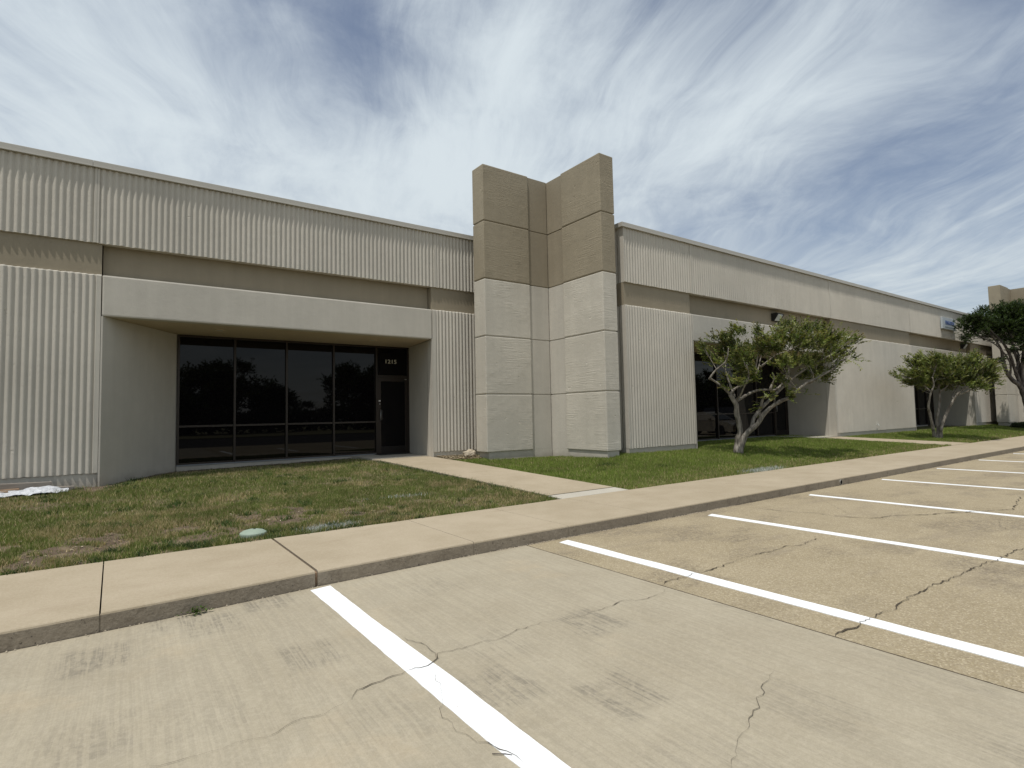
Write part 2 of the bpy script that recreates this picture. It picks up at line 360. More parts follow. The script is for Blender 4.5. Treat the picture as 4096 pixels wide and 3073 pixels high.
# ---------------------------------------------------------------- measured lines of cracks and limbs
CRACKS={
 "C1":[(0.15,2.98),(0.27,2.94),(0.35,2.93),(0.44,2.93),(0.53,2.92),(0.61,2.89),(0.67,2.91),(0.75,2.96),(0.85,2.94),(0.94,2.97),(1.02,2.99)],
 "C1b":[(1.02,2.98),(1.11,3.08),(1.20,3.09),(1.26,3.09),(1.34,3.12),(1.42,3.13),(1.49,3.13),(1.57,3.11),(1.66,3.16),(1.69,3.22),(1.74,3.22),(1.85,3.19),(1.96,3.20),(2.15,3.18),(2.22,3.19),(2.34,3.22),(2.41,3.22),(2.56,3.21),(2.70,3.16),(2.81,3.14),(2.98,3.15),(3.14,3.15),(3.31,3.18),(3.48,3.11),(3.71,3.11),(3.84,3.16)],
 "C2":[(1.66,3.16),(1.69,3.38),(1.65,3.47),(1.63,3.59)],
 "C3":[(1.56,3.05),(1.52,2.95),(1.48,2.82),(1.44,2.70),(1.38,2.63),(1.35,2.54),(1.37,2.46),(1.34,2.39),(1.37,2.32),(1.37,2.26),(1.41,2.23),(1.42,2.15),(1.45,2.07),(1.45,2.02),(1.46,1.98)],
 "C4":[(3.13,1.82),(2.91,1.76),(2.84,1.71),(2.75,1.71),(2.70,1.67),(2.54,1.62),(2.43,1.57),(2.33,1.55),(2.28,1.52),(2.18,1.48),(2.13,1.45)],
 "C5":[(3.88,1.83),(4.05,1.84),(4.18,1.83),(4.35,1.83),(4.54,1.83),(4.65,1.83),(4.76,1.80),(4.89,1.83),(5.02,1.82),(5.21,1.83),(5.38,1.82),(5.58,1.82),(5.77,1.81),(5.97,1.81),(6.12,1.78)],
 "C5b":[(6.09,1.78),(6.56,1.79),(6.99,1.75),(7.18,1.73),(7.81,1.71)],
 "C6":[(3.88,3.26),(4.07,3.30),(4.21,3.28),(4.40,3.28),(4.69,3.26),(4.92,3.29),(5.28,3.33),(5.66,3.30),(6.00,3.31),(6.15,3.25),(6.54,3.27),(6.72,3.32)],
 "C7":[(7.97,4.96),(8.03,4.59),(8.10,4.31),(8.26,4.06),(8.21,3.80),(8.25,3.62),(8.43,3.36),(8.92,3.26),(9.16,3.04),(9.50,2.90),(9.86,2.72),(10.21,2.55),(10.51,2.41),(11.21,2.51),(12.18,2.68)],
 "C7b":[(8.43,3.36),(8.47,3.10),(8.50,2.87)],
 "C7c":[(9.62,4.66),(8.95,4.11),(8.51,3.73)],
 "C8":[(7.45,2.62),(7.50,2.45),(7.36,2.27),(7.35,2.16)],
 "C9":[(9.46,2.31),(8.95,2.17),(8.71,2.01),(8.61,1.88)],
}
LIMBS1=[[(13.93,8.89,0.38,0.09),(13.93,8.87,0.61,0.08),(13.93,8.85,0.77,0.08),(13.96,8.81,0.93,0.07),(13.92,8.81,1.17,0.07),(13.87,8.82,1.40,0.07),(13.84,8.82,1.63,0.06),(13.75,8.86,1.82,0.06),(13.69,8.89,1.94,0.06)],
 [(13.69,8.89,1.94,0.04),(13.50,8.94,2.12,0.03),(13.29,9.01,2.26,0.03),(13.10,9.06,2.36,0.03),(13.02,9.04,2.38,0.03),(13.07,8.92,2.55,0.02),(13.11,8.81,2.65,0.02),(13.18,8.67,2.78,0.02),(13.18,8.59,2.93,0.02),(13.14,8.53,3.15,0.01)],
 [(13.70,8.89,1.96,0.04),(13.90,8.87,2.10,0.03),(14.15,8.82,2.19,0.03),(14.40,8.76,2.29,0.03),(14.65,8.70,2.48,0.02),(14.84,8.67,2.82,0.02),(15.00,8.67,3.19,0.01)],
 [(13.87,8.84,1.73,0.04),(14.10,8.81,1.84,0.04),(14.40,8.73,1.98,0.04),(14.72,8.63,2.06,0.03),(15.00,8.57,2.06,0.03),(15.32,8.48,2.08,0.03),(15.59,8.41,2.29,0.02),(15.80,8.39,2.59,0.02)],
 [(15.12,8.54,2.08,0.04),(15.16,8.50,2.22,0.03),(15.20,8.46,2.36,0.03),(15.16,8.48,2.53,0.03)],
 [(13.85,8.85,1.77,0.03),(13.78,8.65,1.90,0.02),(13.68,8.45,2.12,0.02),(13.58,8.26,2.38,0.02),(13.36,8.16,2.68,0.01)],
 [(13.85,8.85,1.87,0.03),(13.88,8.96,2.10,0.03),(13.85,9.10,2.58,0.02),(13.96,9.16,2.88,0.02),(14.00,9.25,3.32,0.01)],
 [(13.93,8.83,0.38,0.08),(13.96,8.72,0.73,0.08),(13.99,8.63,0.87,0.07),(14.05,8.51,1.00,0.07),(14.17,8.35,1.21,0.06),(14.21,8.25,1.39,0.06),(14.35,8.08,1.59,0.05),(14.48,7.91,1.72,0.05),(14.60,7.76,1.80,0.04),(14.64,7.66,1.91,0.04),(14.78,7.48,2.11,0.03),(14.86,7.36,2.21,0.03),(15.06,7.15,2.34,0.02),(15.33,6.87,2.57,0.02)],
 [(14.18,8.60,1.00,0.06),(14.25,8.58,1.25,0.05),(14.47,8.46,1.55,0.05),(14.67,8.35,1.75,0.04),(14.91,8.20,2.01,0.04),(15.14,8.08,2.21,0.03),(15.40,7.92,2.45,0.03),(15.59,7.82,2.59,0.03),(15.88,7.65,2.77,0.02),(16.34,7.35,3.02,0.02)],
 [(15.04,8.10,2.12,0.05),(15.21,8.08,2.40,0.04),(15.36,8.08,2.69,0.04),(15.55,8.04,2.98,0.03),(15.74,8.01,3.21,0.02),(15.88,8.02,3.53,0.01)],
 [(14.42,8.46,1.55,0.03),(14.42,8.38,1.78,0.03),(14.44,8.29,1.91,0.02)],
 [(14.76,8.63,2.72,0.03),(14.77,8.51,2.76,0.03),(14.84,8.34,2.91,0.02),(14.91,8.18,3.02,0.02),(15.06,7.97,3.10,0.02),(15.18,7.77,3.22,0.02),(15.39,7.49,3.43,0.01),(15.58,7.24,3.55,0.01)],
 [(14.76,8.77,2.49,0.02),(14.75,8.60,3.22,0.02),(14.85,8.40,3.39,0.02),(14.92,8.21,3.49,0.01),(14.84,8.13,3.76,0.01)],
 [(14.93,7.56,2.16,0.02),(14.95,7.34,2.19,0.02),(14.94,7.13,2.31,0.01),(14.94,6.92,2.39,0.01)]]
CLUMPS1=[(14.18,9.35,3.59,0.30,0.16),(13.96,8.73,3.68,0.21,0.16),(14.31,9.29,3.27,0.35,0.21),(13.52,9.39,3.14,0.19,0.16),(13.70,9.25,2.92,0.21,0.14),(13.61,8.42,2.98,0.28,0.21),(14.76,9.01,2.75,0.35,0.28),(13.31,8.29,2.29,0.19,0.12),(13.91,8.31,2.44,0.21,0.16),(14.28,8.32,3.23,0.35,0.23),(14.76,8.58,3.70,0.14,0.14),(14.13,7.99,3.35,0.28,0.19),(15.29,8.36,3.68,0.16,0.13),(15.70,8.28,3.85,0.30,0.21),(14.54,7.63,3.40,0.33,0.21),(15.56,7.68,3.66,0.35,0.23),(14.85,7.13,3.29,0.42,0.26),(15.61,7.25,3.65,0.16,0.09),(15.26,6.89,3.35,0.28,0.21),(17.03,7.30,3.44,0.26,0.14),(16.39,6.81,3.39,0.14,0.09),(16.79,7.48,3.16,0.35,0.21),(16.24,7.59,2.97,0.30,0.21),(16.72,7.40,2.88,0.19,0.12),(15.88,6.72,2.88,0.14,0.05),(14.23,7.72,2.76,0.28,0.16),(15.29,7.93,2.87,0.28,0.19),(14.92,7.40,2.80,0.23,0.19),(15.97,7.71,2.59,0.28,0.16),(15.66,7.34,2.41,0.23,0.14),(16.07,7.26,2.58,0.14,0.07),(15.99,8.08,2.50,0.21,0.14),(14.91,8.09,2.33,0.16,0.14),(14.48,7.67,1.98,0.14,0.14),(14.18,7.97,1.95,0.14,0.09),(14.48,8.49,1.62,0.06,0.14),(15.43,7.75,1.98,0.08,0.03),(13.91,9.02,2.44,0.16,0.09),(13.54,8.86,2.21,0.12,0.05),(15.54,7.81,3.29,0.35,0.21),(15.67,7.26,3.19,0.28,0.21),(14.08,8.85,2.81,0.21,0.16),(14.11,9.05,3.45,0.23,0.19),(14.29,7.85,3.18,0.23,0.19),(12.95,9.16,3.28,0.12,0.07)]
LIMBS2=[[(26.31,8.21,0.25,0.07),(26.20,8.20,0.43,0.07),(26.07,8.20,0.75,0.06),(25.92,8.20,1.17,0.06),(25.79,8.20,1.46,0.05),(25.73,8.14,1.75,0.04),(25.70,8.06,2.06,0.04),(25.71,7.96,2.32,0.03),(25.59,7.95,2.63,0.03)],
 [(26.40,8.15,0.25,0.07),(26.46,8.15,0.47,0.07),(26.51,8.16,0.74,0.06),(26.55,8.17,1.06,0.06),(26.66,8.13,1.45,0.05),(26.74,8.11,1.86,0.04),(26.79,8.11,2.07,0.04),(26.83,8.13,2.34,0.03),(26.95,8.08,2.75,0.03)],
 [(26.48,8.09,0.25,0.08),(26.45,8.06,0.48,0.07),(26.43,8.02,0.66,0.07),(26.52,7.88,1.16,0.06),(26.64,7.72,1.58,0.06),(26.73,7.60,1.86,0.05),(26.79,7.50,2.02,0.04),(26.94,7.35,2.17,0.04),(27.19,7.11,2.29,0.03),(27.34,6.95,2.55,0.03)],
 [(26.87,7.71,1.76,0.04),(27.00,7.76,1.95,0.03),(27.26,7.71,2.16,0.03),(27.51,7.66,2.43,0.02),(27.66,7.69,2.82,0.01)],
 [(26.85,7.59,1.92,0.04),(26.82,7.39,1.99,0.03),(26.82,7.17,2.08,0.03),(26.72,7.02,2.18,0.02),(26.79,6.73,2.47,0.01)],
 [(25.79,8.09,2.06,0.03),(25.47,8.21,2.33,0.02),(25.12,8.35,2.59,0.02),(24.71,8.55,2.64,0.01),(24.31,8.74,2.75,0.01)],
 [(26.67,8.08,2.07,0.04),(26.97,7.89,2.33,0.03),(27.16,7.77,2.73,0.02),(27.26,7.71,3.13,0.01)],
 [(25.51,8.27,2.36,0.02),(25.37,8.38,2.86,0.02),(25.24,8.50,3.15,0.01),(25.03,8.66,3.45,0.01)],
 [(27.34,6.96,2.44,0.02),(27.95,6.80,2.82,0.01),(28.40,6.77,3.09,0.01)]]
CLUMPS2=[(25.73,8.43,3.22,0.29,0.18),(26.31,8.41,3.35,0.24,0.15),(25.67,7.93,3.22,0.29,0.18),(26.62,7.91,3.29,0.27,0.16),(27.05,7.75,3.24,0.29,0.18),(28.01,7.67,3.24,0.29,0.18),(27.14,7.11,3.29,0.27,0.16),(27.89,7.20,3.03,0.32,0.20),(27.13,6.75,3.00,0.29,0.18),(28.09,6.75,2.95,0.21,0.13),(25.06,8.23,2.79,0.32,0.20),(26.93,8.52,2.91,0.37,0.23),(26.23,7.94,2.85,0.37,0.23),(27.45,7.96,2.83,0.37,0.23),(26.90,7.43,2.78,0.37,0.23),(28.35,7.48,2.77,0.37,0.23),(27.58,6.92,2.68,0.32,0.20),(25.38,8.35,2.49,0.27,0.16),(26.15,8.34,2.40,0.24,0.15),(27.04,8.31,2.38,0.27,0.16),(27.41,8.08,2.35,0.24,0.15),(27.44,7.47,2.47,0.32,0.20),(26.65,6.91,2.30,0.27,0.16),(28.07,7.03,2.30,0.21,0.13),(27.43,6.69,2.58,0.21,0.13),(26.05,8.76,2.47,0.16,0.10),(26.21,9.00,2.55,0.16,0.10),(25.52,8.64,2.78,0.19,0.12),(25.53,8.82,2.95,0.13,0.08),(24.25,8.56,2.70,0.11,0.07),(25.06,9.03,2.79,0.07,0.04),(24.64,8.38,3.28,0.08,0.05),(25.53,8.81,3.46,0.05,0.03),(27.92,6.61,2.41,0.08,0.05),(26.77,8.26,3.52,0.11,0.07),(24.76,8.10,3.41,0.11,0.07),(25.58,7.66,3.38,0.11,0.07),(27.40,7.63,3.40,0.11,0.07),(27.54,7.14,3.49,0.13,0.08),(27.06,7.68,2.53,0.29,0.18),(26.92,8.37,2.68,0.34,0.21),(26.53,7.87,2.59,0.32,0.20),(28.02,7.49,3.01,0.32,0.20),(26.35,8.02,3.05,0.32,0.20),(27.88,7.84,3.06,0.32,0.20)]
LIMBS3=[[(36.95,7.54,-0.31,0.17),(36.84,7.53,0.50,0.16),(36.66,7.55,1.36,0.14),(36.46,7.61,1.99,0.13),(36.23,7.70,2.44,0.11),(35.90,7.88,2.73,0.10),(35.57,8.04,3.22,0.08),(35.42,8.07,3.71,0.07),(35.25,8.11,4.32,0.05),(34.79,8.35,5.06,0.04)],
 [(36.77,7.56,1.24,0.12),(36.67,7.69,2.73,0.10),(36.64,7.80,3.74,0.07),(36.59,7.93,4.50,0.05),(36.63,7.98,5.53,0.03)],
 [(36.53,7.67,2.23,0.09),(36.02,7.78,3.22,0.07),(35.50,7.90,4.19,0.06),(34.90,8.10,4.79,0.04),(34.21,8.37,5.39,0.03)],
 [(36.59,7.62,2.23,0.09),(36.43,7.61,3.22,0.07),(36.42,7.49,4.20,0.06),(36.39,7.39,5.05,0.04),(36.36,7.29,5.90,0.03)],
 [(36.83,7.53,0.99,0.11),(37.12,7.30,2.72,0.08),(37.44,7.05,4.20,0.06),(37.56,6.96,5.45,0.03)],
 [(35.76,7.93,2.91,0.05),(35.52,7.84,3.57,0.04),(34.83,8.06,4.30,0.03),(34.06,8.37,4.71,0.02),(33.35,8.65,5.00,0.01)],
 [(36.09,7.81,2.97,0.05),(36.62,7.73,3.98,0.04),(36.65,8.03,4.65,0.03),(36.72,8.30,5.45,0.02)],
 [(35.50,8.08,3.47,0.03),(35.11,8.21,3.71,0.02),(34.84,8.29,3.61,0.01)],
 [(37.03,7.28,2.71,0.07),(37.61,6.78,3.93,0.05),(37.99,6.42,5.16,0.02)]]
CLUMPS3=[(34.83,9.30,5.85,0.17,0.13),(33.03,8.55,5.71,0.30,0.22),(33.73,8.92,5.43,0.35,0.26),(36.45,8.88,6.42,0.27,0.20),(34.36,8.40,5.53,0.43,0.32),(33.32,8.54,5.11,0.37,0.28),(35.35,8.15,5.95,0.49,0.37),(35.42,7.77,6.14,0.49,0.37),(36.82,7.65,6.38,0.49,0.37),(35.32,8.08,5.31,0.56,0.42),(35.17,7.48,5.34,0.62,0.46),(36.30,7.25,5.64,0.74,0.56),(36.83,6.91,5.51,0.74,0.56),(36.83,8.84,5.14,0.37,0.28),(37.78,8.47,4.96,0.35,0.26),(36.91,7.70,4.87,0.45,0.33),(35.20,6.82,4.53,0.74,0.56),(35.26,9.31,5.03,0.22,0.17),(34.97,9.31,4.80,0.16,0.12),(39.12,6.89,5.18,0.74,0.56),(35.92,7.22,6.34,0.37,0.28),(35.46,6.45,5.92,0.62,0.46),(38.58,6.41,5.58,0.62,0.46),(33.95,7.94,3.66,0.17,0.13),(36.78,8.39,3.99,0.17,0.13),(37.39,8.07,4.37,0.25,0.19),(36.42,7.28,3.80,0.37,0.28),(37.18,8.85,3.73,0.10,0.07),(33.45,8.36,5.63,0.37,0.28),(37.04,8.81,5.68,0.43,0.32),(35.83,7.80,5.68,0.56,0.42),(37.49,7.76,6.01,0.56,0.42),(37.97,7.42,5.29,0.56,0.42),(37.89,8.38,5.29,0.43,0.32)]
# ---------------------------------------------------------------- ground shape
KY, SY = 5.18, 6.88          # kerb face, back edge of the sidewalk
SZ = .14
def KF(x): return float(np.interp(x, [-24, -.6, .5, 1.5, 3, 5.5, 10, 24], [5.0, 5.045, 5.095, 5.165, 5.22, 5.20, 5.21, 5.19]))
_cols = [(-30, [(6.88, .125), (13, .345), (15, .36), (17, .36)]), (-1.6, [(6.88, .125), (13, .355), (15, .37), (17, .37)]), (-.2, [(6.88, .125), (13, .335), (15, .40), (17, .40)]),
         (1.2, [(6.88, .125), (13, .35), (15, .365), (17, .37)]), (5.0, [(6.88, .125), (13, .41), (15, .415), (17, .42)]), (6.7, [(6.88, .125), (13, .445), (15, .45), (17, .45)]),
         (7.8, [(6.88, .125), (12, .345), (13, .43), (17, .43)]), (10, [(6.88, .125), (9.9, .385), (12, .31), (13, .33), (17, .33)]),
         (10.8, [(6.88, .125), (9.93, .44), (13, .42), (17, .42)]), (13.6, [(6.88, .125), (9.93, .43), (12, .44), (17, .44)]),
         (22.3, [(6.88, .125), (9.93, .42), (12, .45), (17, .45)]), (30, [(6.88, .125), (9.93, .41), (12, .44), (17, .44)]), (70, [(6.88, .125), (9.93, .40), (12, .42), (17, .42)])]
def terr(X, Y):
    X = np.asarray(X, float); Y = np.asarray(Y, float)
    zs = np.array([np.interp(Y, [q[0] for q in c], [q[1] for q in c]) for _, c in _cols])
    xs = np.array([c[0] for c in _cols]); i = np.clip(np.searchsorted(xs, X)-1, 0, len(xs)-2)
    t = np.clip((X-xs[i])/(xs[i+1]-xs[i]), 0, 1)
    z0 = np.take_along_axis(zs, i[None], 0)[0]; z1 = np.take_along_axis(zs, (i+1)[None], 0)[0]
    return z0*(1-t)+z1*t
def walk1(Y): t = (Y-6.88)/(13.4-6.88); return 5.88+(5.30-5.88)*t, 7.42+(6.76-7.42)*t       # x limits of the first path
def walk2(Y): t = (Y-6.88)/(9.93-6.88); return 23.6+(20.9-23.6)*t, 25.5+(22.3-25.5)*t

# far ground, lot
g = MB().add([(-400, -400, -.12), (500, -400, -.12), (500, 600, -.12), (-400, 600, -.12)], [(0, 1, 2, 3)]).build('ground', 'far', kind='structure')
lot = bpy.data.objects.new('parking_lot', None); COL.objects.link(lot); lot['kind'] = 'structure'
JX = 3.885
MB().box(-24, JX-.010, -6, KY+.4, -.1, 0).build('concrete_slab', 'slab', lot)
MB().box(JX+.010, 75, -6, KY+.4, -.1, -.002).build('aggregate_slab', 'agg', lot)
MB().box(-40, 110, -40, -6.01, -.1, -.001).build('added_dark_lane', 'asphalt', lot)  # unseen dark ground, added to darken what the lower panes mirror
xs_ = np.arange(-20, 60, .06); vs = []
for x in xs_:
    o_ = .007+.010*abs(mnoise.noise(Vector((x*5, 2, 2)))); vs += [(x, KF(x)-o_, .0025), (x, KF(x)+.02, .0025)]
MB().add(vs, [(2*i, 2*i+2, 2*i+3, 2*i+1) for i in range(len(xs_)-1)]).build('kerb_joint', 'crack', lot)
MB().box(JX-.0095, JX+.0095, -6, KY-.02, -.1, -.004).build('slab_joint', 'crack', lot)
rnd = random.Random(5)
LX = [(-1.20, 5.0), (1.515, 5.08), (4.34, 5.06), (7.04, 4.96), (9.93, 4.97), (13.08, 5.04), (16.25, 5.06), (19.45, 5.08), (22.6, 5.05), (25.8, 5.05), (29.2, 5.05)]
for i, (x, ye) in enumerate(LX[1:]):
    hw = (.088, .079, .072, .064, .062, .062, .060, .060, .060, .060)[i]
    L = []; Rr = []
    for k in range(81):
        y = ye-.0-k*.075
        wob = .010*(mnoise.noise(Vector((x, y*1.3, 0))))+.004*mnoise.noise(Vector((x, y*9, 3)))
        wb2 = .010*(mnoise.noise(Vector((x, y*1.6, 9))))+.004*mnoise.noise(Vector((x, y*9, 7)))
        L.append((x-hw+wob, y)); Rr.append((x+hw+wb2, y+(.03 if k == 0 else 0)))
    z = .0035
    mb = MB(); n_ = len(L)
    mb.add([(a, b, z) for a, b in L]+[(a, b, z) for a, b in Rr]+[(a, b, -.01) for a, b in L]+[(a, b, -.01) for a, b in Rr],
           [(k, n_+k, n_+k+1, k+1) for k in range(n_-1)]+[(k, k+1, 2*n_+k+1, 2*n_+k) for k in range(n_-1)]+[(n_+k, 3*n_+k, 3*n_+k+1, n_+k+1) for k in range(n_-1)])
    mb.build('parking_line', 'line', lot)
def crack(pts, w0, matk, z=.0065, seed=0):
    rs = random.Random(seed); P = []
    for (x0, y0), (x1, y1) in zip(pts[:-1], pts[1:]):
        L_ = math.hypot(x1-x0, y1-y0); n_ = max(1, int(L_/.035))
        for k in range(n_):
            t = k/n_; j = .014 if 0 < k else 0
            xx, yy = x0+(x1-x0)*t, y0+(y1-y0)*t; nv = mnoise.noise_vector(Vector((xx*7, yy*7, seed)))*(.030 if w0 > .004 else .016); P.append((xx+nv.x+rs.uniform(-j, j), yy+nv.y+rs.uniform(-j, j)))
    P.append(pts[-1]); vs = []; n_ = len(P)
    for i, (x, y) in enumerate(P):
        a = P[max(i-1, 0)]; b = P[min(i+1, n_-1)]; dx, dy = b[0]-a[0], b[1]-a[1]; l = math.hypot(dx, dy) or 1
        ww = w0*(.15+1.7*abs(mnoise.noise(Vector((x*4, y*4, seed))))+(.9 if rs.random() < .05 else 0))*min(1, i/3+.15, (n_-1-i)/3+.15)
        vs += [(x-dy/l*ww, y+dx/l*ww, z), (x+dy/l*ww, y-dx/l*ww, z)]
    MB().add(vs, [(2*i, 2*i+1, 2*i+3, 2*i+2) for i in range(n_-1)]).build('crack', matk, lot)
for i, (k, pts) in enumerate(CRACKS.items()):
    w0, mk = {'C5': (.0075, 'crack'), 'C5b': (.0085, 'crack'), 'C6': (.006, 'crack'), 'C7': (.0085, 'crack'), 'C1': (.0022, 'crack'), 'C1b': (.0026, 'crack'), 'C4': (.0020, 'crack_fine'), 'C3': (.0022, 'crack_fine')}.get(k, (.0026, 'crack_fine'))
    crack(pts, w0, mk, seed=i)
# crumbled mortar and grit along the foot of the kerb
rs = np.random.RandomState(3); vs = []; fs = []
for k in range(1500):
    x = rs.uniform(-3, 24); x = x if rs.rand() < .5 else rs.uniform(3.4, 8); y = KF(x)-.006-abs(rs.normal(0, .014)); s_ = rs.uniform(.002, .008)
    b = len(vs); c = np.array((x, y, s_*.4)); vs += [c+np.array(q)*s_*rs.uniform(.6, 1.4) for q in ((1, 0, 0), (-1, 0, 0), (0, 1, 0), (0, -1, 0), (0, 0, 1))]
    fs += [(b, b+2, b+4), (b+2, b+1, b+4), (b+1, b+3, b+4), (b+3, b, b+4)]
MB().add(vs, fs).build('kerb_grit', 'rock', lot, kind='stuff')

# ---------------------------------------------------------------- sidewalk
sw = bpy.data.objects.new('sidewalk', None); COL.objects.link(sw); sw['kind'] = 'structure'
JS = [-24, -18, -12, -7.4, -3.1, -.06, 1.50, 3.185, 4.53, 5.96, 8.14, 9.37, 11.05, 13.78, 15.8, 17.8, 19.9, 22, 24.1, 26.2, 28.3, 30.4, 32.5, 34.6, 36.7, 40, 46, 54, 64, 75]
GAP = {1.50: .013, -.06: .005, 3.185: .003}
for a, b in zip(JS[:-1], JS[1:]):
    g0 = GAP.get(a, .0022); g1 = GAP.get(b, .0022)
    xs = np.linspace(a+g0, b-g1, max(3, int((b-a)/.12)))
    prof = [(KY, -.1, 1), (KY, SZ-.022, 1), (KY+.004, SZ-.010, 0), (KY+.013, SZ-.003, 0), (KY+.03, SZ, 0), (6.0, SZ, 0), (SY, SZ, 0), (SY, -.05, 0)]
    vs = []; 
    for x in xs:
        wob = .006*mnoise.noise(Vector((x*1.4, 0, 0)))+.004*mnoise.noise(Vector((x*9, 4, 0)))
        chip = .012*max(0, mnoise.noise(Vector((x*6, 1, 1)))-.45)
        for j, (y, z, mi) in enumerate(prof):
            vs.append((x, y+(KF(x)-KY if j < 5 else 0)+(wob if j < 5 else 0)+(chip if j in (2, 3) else 0)+(.012*mnoise.noise(Vector((x*2.2, 8, 1))) if j >= 6 else 0), z-(chip if j in (2, 3, 4) else 0)))
    n_ = len(prof); fs = []; mis = []
    mb = MB(); b_ = 0
    top = [(i*n_+j, (i+1)*n_+j, (i+1)*n_+j+1, i*n_+j+1) for i in range(len(xs)-1) for j in range(n_-1)]
    mb.add(vs, top); mb.mi = [1 if (k % (n_-1)) < 1 else 0 for k in range(len(top))]
    mb.add([vs[j] for j in range(n_)], [tuple(range(n_))], 1); mb.add([vs[-n_+j] for j in range(n_)], [tuple(range(n_))], 1)
    mb.build('sidewalk_slab', ['walk', 'kerb'], sw)
for a in JS[1:-1]:
    if a != 1.50: MB().box(a-GAP.get(a, .0022)-.001, a+GAP.get(a, .0022)+.001, KF(a)+.005, KF(a)+.05, -.1, SZ-.022).build('joint_fill', 'kerb', sw)
MB().box(1.488, 1.512, KF(1.5)+.02, SY, 0, SZ-.022).build('expansion_joint', 'timber2', sw)
# drain outlet in the kerb face
dp = thing('drain_outlet', 'round dark drain pipe mouth in the kerb face', 'drain pipe', (11.6, KF(11.6), .05))
KD = KF(11.6)
pr = [(.042, -.004), (.042, .0), (.036, .0), (.036, -.001)]
seg = 20
def ring(mb, r0, r1, y, mi):
    vs = [(11.6+r_*math.cos(2*math.pi*k/seg), y, .058+r_*math.sin(2*math.pi*k/seg)) for r_ in (r0, r1) for k in range(seg)]
    mb.add(vs, [(k, (k+1) % seg, seg+(k+1) % seg, seg+k) for k in range(seg)], mi)
mb = MB(); ring(mb, .050, .040, KD-.012, 0)
mb.add([(11.6+.05*math.cos(2*math.pi*k/seg), y, .058+.05*math.sin(2*math.pi*k/seg)) for y in (KD-.012, KD+.02) for k in range(seg)], [(k, (k+1) % seg, seg+(k+1) % seg, seg+k) for k in range(seg)])
mb.build('pipe_rim', 'pvc', dp)
MB().add([(11.6+.041*math.cos(2*math.pi*k/seg), KD-.009, .058+.041*math.sin(2*math.pi*k/seg)) for k in range(seg)], [tuple(range(seg))]).build('pipe_bore', 'hole', dp)

# ---------------------------------------------------------------- front paths
def path(name, fn, y0, y1, matk, dz=.02):
    ys = np.linspace(y0, y1, 18); mb = MB(); vs = []
    for y in ys:
        a, b = fn(y)
        for t in np.linspace(0, 1, 5): 
            x = a+(b-a)*t; vs.append((x, y, float(terr((a+b)/2, y))+dz))
        vs += []
    n_ = 5
    mb.add(vs, [(i*n_+j, i*n_+j+1, (i+1)*n_+j+1, (i+1)*n_+j) for i in range(len(ys)-1) for j in range(n_-1)])
    for j in (0, n_-1):
        e = [vs[i*n_+j] for i in range(len(ys))]; e2 = [(x, y, z-.15) for x, y, z in e]; k = len(e)
        mb.add(e+e2, [(i, i+1, k+i+1, k+i) for i in range(k-1)])
    return mb.build(name, matk, kind='structure')
path('path', walk1, 7.22, 13.44, 'walk'); 
o = path('path', walk2, 6.884, 9.95, 'walk')
MB().add([(5.87, 6.884, SZ), (7.43, 6.884, SZ), (7.40, 7.215, SZ+.016), (5.85, 7.215, SZ+.016), (5.87, 6.884, 0), (7.43, 6.884, 0), (7.40, 7.215, 0), (5.85, 7.215, 0)],
         [(0, 1, 2, 3), (0, 4, 5, 1), (1, 5, 6, 2), (3, 2, 6, 7), (0, 3, 7, 4)]).build('path_apron', 'patch', kind='structure')
MB().box(5.28, 6.90, 13.445, 15.02, .0, .472).build('door_slab', 'patch', kind='structure')
MB().box(20.7, 22.28, 9.955, 12.0, .0, .47).build('door_slab', 'patch', kind='structure')
